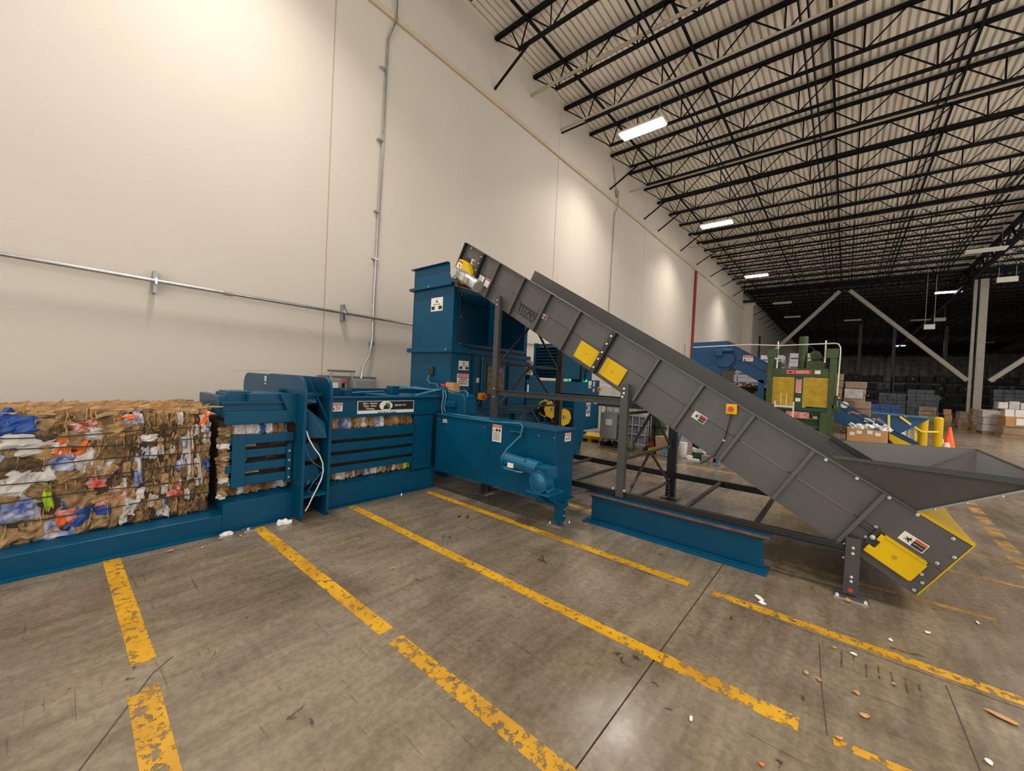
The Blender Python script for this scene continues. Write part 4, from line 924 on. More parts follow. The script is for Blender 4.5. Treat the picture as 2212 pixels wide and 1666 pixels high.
# weld seams: pale strips paint in highlights, black ones the slot
for a, b in ((5.28, 4.90), (4.72, 4.35), (2.55, 2.12), (1.53, 1.10), (1.02, .58), (3.68, 3.25), (2.05, 1.62)):
    slab(a, b, .2728, .2755, YN-.001, YN+.004).build('seam_strip', 'cage' if a in (4.72, 5.28, 1.53, 1.02) else 'black', cn)
for u, v in ((6.0, .03), (.95, .015), (.72, .015), (.50, .015), (.32, .015), (.10, .03)):
    bolt(cv(u, v, YN-.02), (0, -1, 0), cn, .012)
# belt, cleats, pan
slab(6.0, .1, .27, .285, YN+.015, YF-.015).build('belt', 'belt', cn)
for k in range(12): slab(.4+k*.48, .37+k*.48, .20, .27, YN+.1, YF-.1).build('cleat', 'belt', cn)
slab(6.0, .2, .50, .515, YN+.015, YF-.015).build('bottom_pan', 'greyd', cn)
MB().cyl(cv(6.0, .27, YN-.02), cv(6.0, .27, YF+.02), .09, 16).build('head_roller', 'black', cn); MB().cyl(cv(.12, .36, YN+.02), cv(.12, .36, YF-.02), .09, 16).build('tail_roller', 'black', cn)
# yellow inspection panels
for u0, u1 in ((3.53, 3.235), (3.125, 2.83)):
    y_ = slab(u0, u1, .295, .51, YN-.022, YN-.002).build('inspection_cover', 'yellow', cn, bevel=.006, label='bright yellow square inspection cover')
    for a in (u0-.015, u1+.015):
        for v in (.31, .495): MB().cyl(cv(a, v, YN-.022), cv(a, v, YN-.025), .005, 6).build('screw', 'steelg', y_)
    MB().cyl(cv((u0+u1)/2, .40, YN-.022), cv((u0+u1)/2, .40, YN-.0235), .014, 6).build('vent_mark', 'yellowd', y_)
# tail guard, take-up
gl_ = MB().prism([cv(.362, .282, YN-.05), cv(.10, .282, YN-.05), cv(.085, .295, YN-.05), cv(.085, .45, YN-.05), cv(.10, .46, YN-.05), cv(.395, .46, YN-.05), cv(.395, .40, YN-.05), cv(.355, .40, YN-.05), cv(.355, .335, YN-.05), cv(.385, .335, YN-.05), cv(.385, .282, YN-.05)], (0, .045, 0)).build('tail_guard', 'yellow', cn, bevel=.005, label='yellow tail guard with a notched corner')
slab(.36, .10, .270, .284, YN-.055, YN-.001).build('guard_lip', 'yellow', cn)
MB().cyl(cv(.24, .37, YN-.05), cv(.24, .37, YN-.0515), .018, 6).build('vent_mark', 'yellowd', gl_)
slab(.425, .395, .26, .40, YN-.05, YN).build('take_up_bracket', 'black', cn, bevel=.003)
MB().cyl(cv(.52, .31, YN-.025), cv(.40, .31, YN-.025), .009, 8).build('take_up_rod', 'black', cn)
bolt(cv(.41, .33, YN-.05), (0, -1, 0), cn, .018)
for u, v in ((.43, .26), (.43, .37), (.055, .24), (.065, .37), (.03, .42), (.03, .50), (.02, .14)): bolt(cv(u, v, YN), (0, -1, 0), cn, .012)
warn_label(cv(.222, .205, YN-.001), -U, -V, .155, .075, cn)
warn_label(cv(1.94, .30, YN+.002), -U, -V, .135, .075, cn, 'red')
warn_label(cv(4.20, .305, YN+.002), -U, -V, .09, .06, cn, 'red')
warn_label(cv(5.88, .20, YN-.001), -U, -V, .09, .07, cn)
pl = Plane(cv(5.57, .34, YN+.002), -U, -V, cn); pl.patch(-.06, .06, -.04, .04, 'white', 'notice')
pl = Plane(cv(5.40, .35, YN+.002), -U, -V, cn); pt = pl.patch(-.075, .075, -.06, .06, 'white', 'notice'); pl.patch(-.07, .07, .035, .055, 'red')
lettering('TITAN', 'blk', cn, cv(4.50, .375, YN+.002), -U, -V, .125, bold=.007); lettering('CONVEYORS', 'blk', cn, cv(4.50, .450, YN+.002), -U, -V, .055, bold=.001)
slab(4.655, 4.345, .325, .338, YN+.001, YN+.004).build('lettering', 'blk', cn)
# top end: far flap, drive guard, gear motor
gd = MB().prism([cv(6.087, .257, YN-.10), cv(6.045, .244, YN-.10), cv(5.891, .24, YN-.10), cv(5.717, .358, YN-.10), cv(5.74, .44, YN-.10), cv(5.985, .50, YN-.10), cv(6.11, .425, YN-.10)], (0, .10, 0)).build('drive_guard', 'yellow', cn, bevel=.008, label='yellow chain guard at the conveyor head')
slab(5.90, 5.80, .50, .56, YN-.08, YN).build('guard_foot', 'yellow', cn)
pl = Plane(cv(6.02, .34, YN-.101), -U, -V, gd); pl.patch(-.05, .05, -.06, .06, 'white', 'notice'); pl.patch(-.05, .05, .045, .07, 'red')
pl.poly([(-.02, .03), (.02, .01), (.015, -.03), (0, -.01)], 'blk')
mt_ = MB().cyl(cv(5.820, 0.425, YN-.30), cv(5.820, 0.425, YN-.10), .085, 20).build('gearbox', 'cast', cn, smooth=True)
MB().cyl(cv(5.820, 0.425, YN-.33), cv(5.820, 0.425, YN-.30), .06, 16).build('gearbox_cap', 'cast', mt_, smooth=True)
for a in range(0, 360, 60): MB().box(*(lambda p: (p.x-.01, p.x+.01, p.y-.02, p.y, p.z-.01, p.z+.01))(cv(5.820, 0.425, YN-.30)+(Vector((math.cos(R(a)), 0, math.sin(R(a))))*.078))).build('bolt', 'cast', mt_)
slab(5.750, 5.630, 0.365, 0.485, YN-.29, YN-.12).build('motor_adapter', 'cast', cn, bevel=.02)
MB().cyl(cv(5.630, 0.425, YN-.20), cv(5.420, 0.425, YN-.20), .082, 24).build('motor_body', 'cast', cn, smooth=True)
MB().cyl(cv(5.420, 0.425, YN-.20), cv(5.360, 0.425, YN-.20), .090, 24).build('motor_fan_cover', 'cast', cn, smooth=True)
MB().cyl(cv(5.360, 0.425, YN-.20), cv(5.355, 0.425, YN-.20), .062, 20).build('fan_grille', 'steelg', cn)
slab(5.600, 5.500, 0.385, 0.465, YN-.305, YN-.27).build('terminal_box', 'steelg', cn, bevel=.006)
slab(5.90, 5.70, 0.555, 0.565, YN-.26, YN).build('motor_base', 'black', cn)
MB().tube([cv(5.700, 0.505, YN-.25), cv(5.750, 0.605, YN-.2), cv(5.800, 0.685, YN-.12), cv(5.840, 0.745, YN-.06)], .008, 6).build('motor_cable', 'black', cn, smooth=True)
# stop button and cord
eb = slab(1.79, 1.70, .025, .115, YN-.05, YN)
c0 = cv(1.745, .065, 0)
eb = MB().box(c0.x-.045, c0.x+.045, YN-.055, YN-.001, c0.z-.045, c0.z+.05).build('stop_button_box', 'yellow', cn, bevel=.006, label='yellow box with a red stop button')
MB().cyl((c0.x, YN-.055, c0.z+.005), (c0.x, YN-.075, c0.z+.005), .024, 16).build('stop_button', 'red', eb)
MB().tube([(c0.x, YN-.03, c0.z-.045), (c0.x-.02, YN-.03, c0.z-.16), (c0.x-.05, YN-.03, c0.z-.30), (c0.x-.13, YN-.02, c0.z-.46), (c0.x-.25, YN-.01, c0.z-.56)], .006, 6).build('stop_cord', 'black', cn, smooth=True)
bolt((c0.x-.05, YN-.02, c0.z-.30), (0, -1, 0), cn, .012)
# feed hopper wings
S0 = Vector((-.055, YN, 1.09)); S1 = Vector((-.051, YF, 1.085)); L_ = 1.06
C0 = S0 + Vector((1, -.22, .03))*L_; C1 = S1 + Vector((1, .22, .03))*L_
B0 = cv(.33, 0, YN); B1 = cv(.33, -.01, YF)
def sheet(pts, t, name, m='grey', label=None): return MB().prism(pts, t).build(name, m, cn, label=label)
sheet([S0, C0, B0], (0, .006, 0), 'feed_wing', label='flared charcoal side wing of the feed hopper')
sheet([S1+Vector((0, .0, 0)), C1, B1], (0, -.006, 0), 'feed_wing')
sheet([B0, C0, C1, B1], (.004, 0, .004), 'feed_apron')
MB().bar(C0, C1, .012, .012).build('rim_bar', 'grey', cn)
MB().prism([S0, C0, C0+Vector((0, -.02, -.04)), S0+Vector((0, -.012, -.02))], (0, 0, .004)).build('rim_lip', 'black', cn)
MB().prism([S1, C1, C1+Vector((0, .045, -.03)), S1+Vector((0, .03, -.03))], (0, 0, .004)).build('rim_lip', 'grey', cn)
MB().bar(B0+Vector((0, -.01, 0)), C0+Vector((0, -.01, 0)), .02, .012).build('wing_edge', 'cage', cn)
for k in (.15, .4, .65): bolt(B0.lerp(C0, k)+Vector((0, -.012, -.004)), (0, -1, -.5), cn, .011)
MB().bar(S1+Vector((-.05, -.02, .03)), B1+Vector((0, -.02, .0)), .03, .05).build('seam_angle', 'black', cn)
# yellow tail cover
sheet([cv(.33, 0, YN+.0), cv(.0, 0, YN+.0), cv(.0, 0, YF), cv(.33, 0, YF)], V*-.006, 'tail_cover', 'yellow', 'yellow cover under the feed hopper lip')
slab(.33, .0, -.014, .006, YN-.012, YN+.05).build('tail_cover_lip', 'yellow', cn)
slab(.0, -.008, -.006, .52, YN, YF).build('tail_end_plate', 'yellow', cn)
# support frame
def leg(x, y, z0, z1, nm='support_post', w=.075, m='greyd'):
    return MB().box(x-w/2, x+w/2, y-.03, y-.022, z0, z1).box(x-w/2, x-w/2+.008, y-.022, y+.03, z0, z1).box(x+w/2-.008, x+w/2, y-.022, y+.03, z0, z1).build(nm, m, cn)
leg(-1.855, 4.13, .35, 1.60, w=.085); leg(-3.815, 4.13, .02, 2.76, w=.085)
MB().box(-1.90, -1.78, 5.74, 5.82, .03, 1.55).build('support_post', 'black', cn); MB().box(-3.87, -3.76, 5.74, 5.82, .03, 2.7).build('support_post', 'black', cn)
for x, y, z in ((-1.855, 4.10, 1.55), (-1.855, 4.10, 1.50), (-3.815, 4.10, 2.70), (-3.815, 4.10, 2.64), (-3.80, 4.10, 1.45), (-3.80, 4.10, 1.33), (-1.87, 4.10, 1.46)): bolt((x, y, z), (0, -1, 0), cn, .012)
for x in (-1.92, -1.79): bolt((x, 4.09, .44), (0, -1, 0), cn, .014)
for k in range(6): bolt((-1.85, 5.738, .06+.045*k), (0, -1, 0), cn, .010)
for x in (-1.93, -1.76): bolt((x, 5.735, .50), (0, -1, 0), cn, .013)
MB().box(-1.96, -1.72, 5.68, 5.88, 0, .012).build('foot_plate', 'black', cn); MB().box(-3.93, -3.70, 5.68, 5.88, 0, .012).build('foot_plate', 'black', cn); MB().box(-3.9, -3.73, 4.05, 4.21, 0, .015).build('foot_plate', 'black', cn)
def chan(x0, x1, y, z0, z1, m, s=-1):
    return MB().box(x0, x1, y-.004, y+.004, z0, z1).box(x0, x1, min(y, y+s*.04), max(y, y+s*.04), z1-.008, z1).box(x0, x1, min(y, y+s*.04), max(y, y+s*.04), z0, z0+.008).build('side_rail', m, cn)
chan(-3.8, .05, 4.16, .345, .41, 'black'); chan(-3.8, .1, 5.77, .31, .385, 'black'); chan(-3.78, -1.9, 4.15, 1.365, 1.435, 'greyd'); chan(-3.78, -1.88, 5.77, 1.33, 1.40, 'black')
# tail legs
lg = MB().box(.055, .145, 4.115, 4.123, .03, .475).box(.055, .063, 4.123, 4.18, .03, .475).box(.137, .145, 4.123, 4.18, .03, .475).build('tail_leg', 'greyd', cn)
for z in (.40, .355, .17, .135): bolt((.10, 4.115, z), (0, -1, 0), lg, .012)
for z in (.41, .30): bolt((.05, 4.13, z), (-1, 0, 0), lg, .010)
MB().box(.085, .115, 4.113, 4.116, .05, .075).build('red_paint_mark', 'red', lg)
MB().box(.0, .21, 4.06, 4.21, 0, .008).build('foot_plate', 'galv', cn)
for x in (.02, .19): bolt((x, 4.09, .008), (0, 0, 1), cn, .013)
MB().box(.055, .145, 5.72, 5.80, 0, .48).build('tail_leg', 'black', cn)
MB().cyl(cv(.45, .57, 4.6), cv(.45, .57, 4.75), .03, 10).build('pan_knob', 'black', cn); MB().cyl(cv(1.0, .57, 4.5), cv(1.0, .57, 4.6), .035, 10).build('pan_knob', 'black', cn)
# cross bracing frames at the two post lines and floor ties
def xb(p0, p1, m='greyd', s=.032): MB().bar(p0, p1, s, s).build('cross_brace', m, cn)
x = -3.82
for z in (1.18, 1.81, 2.49): xb((x, 4.16, z), (x, 5.75, z), 'black')
for z0, z1 in ((1.18, 1.81), (1.81, 2.49)):
    xb((x, 4.95, z1), (x, 4.2, z0), 'black', .025); xb((x, 4.95, z1), (x, 5.7, z0), 'black', .025)
xb((x, 4.95, 1.18), (x, 4.2, .45), 'greyd', .025); xb((x, 4.95, 1.18), (x, 5.7, .45), 'greyd', .025)
x = -1.85
for z in (1.275, .765, .25): xb((x, 4.16, z), (x, 5.75, z), 'greyd')
for z0, z1 in ((.765, 1.275), (.25, .765)):
    xb((x, 4.95, z1), (x, 4.2, z0), 'greyd', .025); xb((x, 4.95, z1), (x, 5.7, z0), 'greyd', .025)
for x in (-3.1, -2.55, -1.2, -.58): xb((x, 4.18, .36), (x, 5.75, .36), 'greyd', .035)
MB().box(-2.9, -2.2, 5.5, 5.76, 1.25, 1.33).build('splice_plate', 'black', cn)

# blue I-beam pedestal under the conveyor rail
ib = thing('steel_beam', 'blue painted steel I-beam on the floor carrying the conveyor rail', 'beam', (-1.35, 4.12, 0))
MB().box(-2.25, -.45, 4.02, 4.24, 0, .018).build('bottom_flange', 'blue', ib, bevel=.002)
MB().box(-2.22, -.46, 4.06, 4.10, .018, .034).build('weld_strip', 'blue', ib)
MB().prism([(-2.19, 4.12, .018), (-2.19, 4.12, .26), (-2.23, 4.12, .30), (-2.23, 4.12, .325), (-.45, 4.12, .325), (-.45, 4.12, .30), (-.50, 4.12, .27), (-.48, 4.12, .018)], (0, .016, 0)).build('web', 'blue', ib)
MB().box(-2.25, -.44, 4.03, 4.23, .325, .340).build('top_flange', 'blue', ib); MB().box(-2.25, -.44, 4.022, 4.03, .322, .343).build('rusty_edge', 'rust', ib, label='rust-brown bare flange edge')

# ================================================================== MIDDLE DISTANCE
# green vertical baler
gb = thing('vertical_baler', 'green vertical baler with yellow gate doors and a red name plate', 'baler', (-1.05, 15.9, 0))
y0 = 15.5
for x0_, x1_ in ((-2.03, -1.86), (-.42, -.25)):
    MB().box(x0_, x1_, y0, y0+.14, 0, 2.98).build('upright', 'green', gb, bevel=.01)
    MB().box(x0_, x1_, y0+.75, y0+.9, 0, 2.7).build('upright', 'green', gb)
MB().box(-2.06, -1.76, y0-.02, y0+.16, 2.72, 2.98).build('upright_cap', 'green', gb); MB().box(-.52, -.22, y0-.02, y0+.16, 2.70, 2.98).build('upright_cap', 'green', gb)
MB().box(-1.86, -.42, y0+.02, y0+.12, 2.09, 2.36).build('header_beam', 'green', gb, bevel=.01)
MB().box(-1.86, -.42, y0+.12, y0+.8, 2.22, 2.30).build('top_plate', 'greend', gb)
MB().cyl((-1.12, y0+.4, 2.2), (-1.12, y0+.4, 3.42), .12, 20).build('ram_cylinder', 'green', gb, smooth=True)
for x0_, x1_ in ((-1.86, -1.27), (-1.05, -.42)):
    MB().box(x0_, x1_, y0+.03, y0+.08, 1.16, 2.08).build('gate_door', 'yellowd', gb, label='worn yellow gate door')
MB().box(-1.27, -1.05, y0+.02, y0+.10, 1.1, 2.09).build('door_post', 'greend', gb)
for x_ in (-1.62, -1.47): MB().box(x_, x_+.02, y0+.025, y0+.03, 1.17, 1.55).build('scratch', 'paper', gb)
MB().box(-1.86, -.42, y0, y0+.14, 1.02, 1.12).build('sill_beam', 'greend', gb, bevel=.01)
MB().box(-1.9, -.40, y0+.1, y0+.85, 0.05, 1.0).build('bale_chamber', 'greend', gb)
for z in (.75, .5, .25): MB().box(-1.2, -.45, y0+.03, y0+.1, z, z+.07).build('chamber_rib', 'green', gb)
MB().box(-.58, -.40, y0-.02, y0+.04, .1, 1.0).build('chamber_door_post', 'green', gb)
MB().box(-.75, -.64, y0-.0, y0+.02, .80, .87).build('name_tag', 'pipe', gb)
MB().box(-1.45, -.85, y0+.02, y0+.04, .78, .98).build('old_sticker', 'pr', gb)
pl = Plane((-1.18, y0+.018, 2.245), (1, 0, 0), (0, 0, 1), gb); pt = pl.patch(-.33, .33, -.062, .062, 'red', 'name_plate'); pt['label'] = 'red plate reading Philadelphia Tramrail Co.'
q = Plane((-1.18, y0+.018, 2.245), (1, 0, 0), (0, 0, 1), pt); q.k = 3
q.patch(-.30, -.13, -.045, .045, 'white'); q.patch(-.292, -.138, -.037, .037, 'red'); q.poly([(-.27, -.02), (-.24, .02), (-.21, .0), (-.18, .02), (-.16, -.02)], 'blk')
q.text('PHILADELPHIA', .10, .025, .052, 'white', bold=.001); q.text('TRAMRAIL CO.', .10, -.028, .052, 'white', bold=.001)
Plane((-.70, y0+.018, 2.25), (1, 0, 0), (0, 0, 1), gb).patch(-.07, .07, -.055, .055, 'white', 'notice')
pl = Plane((-1.16, y0+.018, 1.80), (1, 0, 0), (0, 0, 1), gb); pt = pl.patch(-.075, .075, -.22, .22, 'white', 'stripe_sign'); pt['label'] = 'red and white diagonal striped plate'
q = Plane((-1.16, y0+.018, 1.80), (1, 0, 0), (0, 0, 1), pt); q.k = 2
for k in range(10):
    z = -.21+.044*k; q.poly([(-.07, z-.01), (.07, z+.045), (.07, z+.066 if z < .15 else .215), (-.07, z+.012)], 'red')
Plane((-1.16, y0+.018, 1.36), (1, 0, 0), (0, 0, 1), gb).patch(-.065, .065, -.055, .055, 'white', 'notice')
tk = MB().box(-1.02, -.56, y0+.2, y0+.7, 2.30, 2.62).build('oil_tank', 'green', gb, bevel=.02)
MB().cyl((-.79, y0+.2, 2.80), (-.79, y0+.62, 2.80), .14, 20).build('motor', 'green', gb, smooth=True); MB().cyl((-.79, y0+.17, 2.80), (-.79, y0+.2, 2.80), .09, 18).build('motor_cover', 'greend', gb)
MB().box(-.9, -.68, y0+.3, y0+.5, 2.6, 2.7).build('motor_foot', 'greend', gb)
MB().tube([(-1.0, y0+.3, 3.1), (-.9, y0+.3, 3.05), (-.82, y0+.3, 2.95)], .012, 6).build('hose', 'greend', gb); MB().tube([(-.68, y0+.3, 2.85), (-.56, y0+.28, 2.6), (-.50, y0+.25, 2.36)], .015, 6).build('hose', 'greend', gb)
MB().box(-1.80, -1.66, y0+.1, y0+.3, 2.30, 2.58).build('limit_box', 'greend', gb); MB().box(-1.66, -1.58, y0+.1, y0+.2, 2.42, 2.52).build('limit_arm', 'green', gb)
MB().box(-.24, -.10, y0-.06, y0+.06, 1.05, 1.55).build('control_box', 'greend', gb, bevel=.01); MB().cyl((-.15, y0-.06, 1.49), (-.15, y0-.09, 1.49), .035, 12).build('yellow_button', 'yellow', gb)
for k in range(3): MB().cyl((-.18, y0-.06, 1.38-.07*k), (-.18, y0-.075, 1.38-.07*k), .014, 8).build('button', 'white', gb)
MB().cyl((-.24, y0-.05, .62), (-.02, y0-.05, .60), .02, 8).build('lock_arm', 'green', gb)
wh = MB(); wh.tube([(-.05+.13*math.cos(R(a)), y0-.08+.03*math.sin(R(a)), .58+.06*math.sin(R(a))) for a in range(0, 361, 30)], .012, 6).build('hand_wheel', 'greend', gb)
MB().box(-.3, -.22, y0, y0+.1, 1.15, 1.25).build('yellow_latch', 'yellow', gb)
# conduit frame above it
cf = thing('overhead_conduit', 'thin light conduit run on slotted posts above the green baler', 'conduit', (-2, 15.6, 3.1))
MB().tube([(-4.4, y0-.02, 3.08), (-2.6, y0, 3.15), (-1.7, y0, 3.10), (-.34, y0, 3.14), (-.24, y0, 3.12), (-.19, y0, 3.02), (-.18, y0, 2.9), (-.20, y0, 1.55)], .018, 8).build('pipe', 'fix', cf, smooth=True)
for x_, z0_ in ((-1.77, 2.3), (-.54, 2.55)): MB().box(x_-.02, x_+.02, y0+.03, y0+.07, z0_, 3.24).build('slotted_post', 'fix', cf)
MB().box(-4.72, -4.69, y0, y0+.03, 2.2, 3.2).build('slotted_post', 'cage', cf)
# ladder rails in front of the gate
ld_ = thing('step_ladder', 'white step rails in front of the yellow gate', 'ladder', (-1.4, 14.6, .6))
for x_ in (-1.66, -1.19): MB().box(x_-.02, x_+.02, 14.58, 14.62, 0, 1.30).build('rail', 'fix', ld_, bevel=.004)
for z in (1.12, .8, .5, .2): MB().box(-1.64, -1.21, 14.585, 14.615, z, z+.06).build('rung', 'fix', ld_)

# second blue conveyor
c2 = thing('blue_conveyor', 'old blue inclined conveyor behind the green baler with yellow tape around its foot', 'conveyor', (-1.5, 17.4, 0))
P17 = lambda x, z, y=17.0: Vector((x, y, z))
Ya, Yb = 17.0, 18.2
MB().prism([P17(-3.56, 3.40), P17(1.76, .22), P17(1.62, .16), P17(1.35, -.0+.02), P17(.09, .50), P17(-2.31, 1.84), P17(-3.48, 2.50)], (0, .03, 0)).build('side_plate', 'blue2', c2)
MB().prism([P17(-3.56, 3.40, Yb), P17(1.76, .22, Yb), P17(1.62, .16, Yb), P17(.09, .50, Yb), P17(-2.31, 1.84, Yb), P17(-3.48, 2.50, Yb)], (0, -.03, 0)).build('side_plate', 'blue2', c2)
MB().bar((-3.56, Ya-.02, 3.40), (1.76, Ya-.02, .22), .05, .03).build('top_lip', 'blue2', c2)
MB().bar((-3.0, Ya-.015, 2.72), (1.5, Ya-.015, .30), .04, .03).build('side_rib', 'blue2', c2)
MB().bar((-3.4, Ya+.6, 2.9), (1.5, Ya+.6, .15), 1.1, .03).build('belt', 'belt', c2)
MB().prism([P17(-4.86, 3.42), P17(-3.56, 3.46), P17(-3.40, 2.45), P17(-3.62, 2.2), P17(-4.86, 2.2)], (0, 1.3, 0)).build('discharge_hood', 'blue2', c2)
MB().prism([P17(-4.86, 2.2), P17(-3.75, 2.2), P17(-3.75, .9), P17(-4.86, .9)], (0, 1.3, 0)).build('lower_hood', 'blue2', c2)
MB().box(-3.72, -3.30, 16.95, 17.0, .9, 2.3).build('rubber_curtain', 'rubber', c2)
MB().box(-3.95, -3.70, 16.80, 16.98, 2.85, 3.10).build('gearbox', 'blue2', c2, bevel=.02); MB().cyl((-3.70, 16.88, 3.08), (-3.35, 16.88, 3.08), .09, 14).build('drive_motor', 'blue2', c2, smooth=True)
MB().cyl((-3.62, 16.9, 2.75), (-3.62, 16.98, 2.75), .32, 24).build('chain_guard', 'blue2', c2)
MB().box(-3.2, -3.05, 16.94, 16.99, 2.70, 2.98).build('bracket', 'blue2', c2)
danger_label((-2.86, 16.985, 2.78), (1, 0, 0), (0, 0, 1), .34, .22, c2)
Plane((.28, 16.985, 1.02), (1, 0, 0), (0, 0, 1), c2).patch(-.20, .20, -.04, .04, 'pr', 'red_label'); Plane((.62, 16.985, .82), (1, 0, 0), (0, 0, 1), c2).patch(-.13, .13, -.065, .065, 'white', 'notice')
MB().cyl((-.02, 16.985, 1.26), (-.02, 16.97, 1.26), .11, 18).build('round_sticker', 'white', c2); MB().cyl((.82, 17, .86), (.82, 16.95, .86), .045, 12).build('knob', 'wood', c2)
for x_, z1_ in ((-1.78, 1.86), (-.95, 1.15), (-2.4, 2.0)): MB().box(x_-.10, x_+.10, 17.0, 17.1, 0, z1_).build('support_leg', 'blue2', c2, bevel=.01)
MB().box(-1.45, -1.25, 17.0, 17.1, 0, 1.4).build('dark_post', 'dark', c2)
MB().prism([P17(.72, 1.04), P17(1.95, 1.0), P17(1.70, .78), P17(1.30, .45)], (0, .03, 0)).build('feed_wing', 'blue2', c2)
MB().prism([P17(.72, 1.04, Yb+.2), P17(1.95, 1.0, Yb+.3), P17(1.30, .45, Yb)], (0, .03, 0)).build('feed_wing', 'blue2', c2)
MB().bar((.66, Ya-.03, 1.07), (2.0, Ya-.03, 1.01), .06, .06).build('wing_rim', 'bluecab', c2)
MB().prism([P17(.98, .40, 16.9), P17(1.08, .46, 16.9), P17(1.62, .16, 16.9), P17(1.50, .05, 16.9), P17(1.28, .05, 16.9)], (0, .08, 0)).build('tail_guard', 'yellow', c2)
# bollards + tape
for x_, y_, lb in ((1.86, 17.4, 'yellow steel bollard nearer the blue conveyor, wrapped in tape'), (2.20, 17.6, 'yellow steel bollard beside the orange cones')):
    b_ = thing('bollard', lb, 'bollard', (x_, y_, 0)); MB().cyl((x_, y_, 0), (x_, y_, 1.0), .105, 18).build('post', 'yellow', b_, smooth=True); MB().cyl((x_, y_, 1.0), (x_, y_, 1.04), .105, 18, .07).build('cap', 'yellow', b_, smooth=True)
tp = thing('caution_tape', 'yellow caution tape strung between the bollards and the blue conveyor', 'tape', (1.5, 17, .5))
for pts in (((1.05, 16.92, 1.03), (1.07, 16.92, .6), (1.03, 16.90, .30)), ((1.30, 16.94, 1.0), (1.55, 17.0, .78), (1.82, 17.25, .58), (2.20, 17.49, .60)), ((1.40, 16.94, 1.02), (1.82, 17.25, 1.02)), ((1.82, 17.27, .98), (1.95, 17.4, .80)), ((1.66, 17.2, .72), (1.70, 17.2, .35), (1.62, 17.2, .05)), ((1.50, 17.1, .6), (1.50, 17.1, .05))):
    for a, b in zip(pts[:-1], pts[1:]): MB().bar(a, b, .012, .055).build('tape_strip', 'tape', tp)
def coneat(x, y, h, m, lb, collar):
    t_ = thing('traffic_cone', lb, 'cone', (x, y, 0))
    MB().box(x-h*.26, x+h*.26, y-h*.26, y+h*.26, 0, .03).build('base', m, t_); MB().cyl((x, y, .03), (x, y, h), h*.2, 20, h*.04).build('cone_body', m, t_, smooth=True)
    if collar: MB().cyl((x, y, h*.25), (x, y, h*.62), h*.178, 20, h*.11, caps=False).build('collar', 'conew', t_, smooth=True)
coneat(2.48, 17.9, .75, 'cone', 'tall plain orange traffic cone, rightmost of three', False); coneat(2.39, 17.6, .48, 'conered', 'short red-orange cone with a pale collar, in front', True); coneat(2.36, 18.4, .55, 'conered', 'red-orange cone with a pale collar, next to the bollard', True)

# big carton of film
bx = thing('open_carton', 'large open brown carton heaped with white plastic film', 'box', (.58, 16.2, 0))
MB().box(.06, 1.02, 15.9, 15.92, .1, .58).build('carton_side', 'card', bx); MB().box(.06, 1.02, 16.5, 16.52, .1, .58).build('carton_side', 'card', bx)
MB().box(.06, .08, 15.9, 16.52, .1, .58).build('carton_side', 'card', bx); MB().box(1.0, 1.02, 15.9, 16.52, .1, .58).build('carton_side', 'card', bx); MB().box(.06, 1.02, 15.9, 16.52, .1, .12).build('carton_bottom', 'card', bx)
MB().box(0.0, 1.1, 15.88, 16.55, 0, .1).build('pallet_base', 'wood', bx)
for x_, z_ in ((.20, .42), (.36, .48), (.60, .50), (.78, .46)): MB().box(x_-.06, x_+.06, 15.893, 15.90, z_-.05, z_+.05).build('shipping_label', 'paper', bx)
fm = thing('plastic_film_heap', 'heap of crumpled white plastic film in the open carton', 'film', (.58, 16.2, .58))
for k in range(60):
    c = Vector((random.uniform(.1, 1.08), random.uniform(15.92, 16.4), random.uniform(.54, .70)))
    n = Vector((random.uniform(-.5, .5), -1, random.uniform(-.2, .8))).normalized(); a = n.orthogonal().normalized()
    crumple(c, a, n.cross(a), n, random.uniform(.10, .2), random.uniform(.07, .14), .03, 3, 3).build('film_piece', 'paper' if k % 12 else 'pbl', fm)

# white carton stacks behind the blue conveyor
def carton_stack(x0_, y0_, nx, nz, w, h, lb, grp, z0_=0.15, m='carton', band=True, dy=1.0, gap=.012):
    pl_ = thing('pallet', 'wooden pallet under ' + lb, 'pallet', (x0_+nx*w/2, y0_+dy/2, 0))
    for k in range(5): MB().box(x0_, x0_+nx*w, y0_+k*dy/5, y0_+k*dy/5+.1, z0_-.03, z0_-.005).build('deck_board', 'wood', pl_)
    for k in range(3): MB().box(x0_+k*(nx*w-.1)/2, x0_+k*(nx*w-.1)/2+.1, y0_, y0_+dy, 0, z0_-.03).build('stringer', 'wood', pl_)
    first = None
    for i in range(nx):
        for j in range(nz):
            ox, oz = x0_+i*w, z0_+j*h
            if first is None:
                first = thing('carton', 'carton in ' + lb, 'box', (ox, y0_, oz), grp)
                MB().box(ox+gap/2, ox+w-gap/2, y0_, y0_+dy, oz, oz+h-gap).build('box_body', m, first)
                if band: MB().box(ox+.05, ox+w-.05, y0_-.004, y0_, oz+h*.32, oz+h*.50).build('print_band', 'blueband', first)
            else: dup(first, (i*w + random.uniform(-.02, .02), 0, j*h))
carton_stack(-4.2, 20.2, 3, 7, .42, .40, 'the white carton stack under the blue conveyor head', 'white cartons under the blue conveyor')
carton_stack(-3.05, 21.2, 2, 8, .42, .385, 'the tall white carton stack left of the green baler', 'white cartons left of the green baler')
carton_stack(-1.98, 21.2, 2, 8, .42, .395, 'the tall white carton stack behind the green baler', 'white cartons behind the green baler')
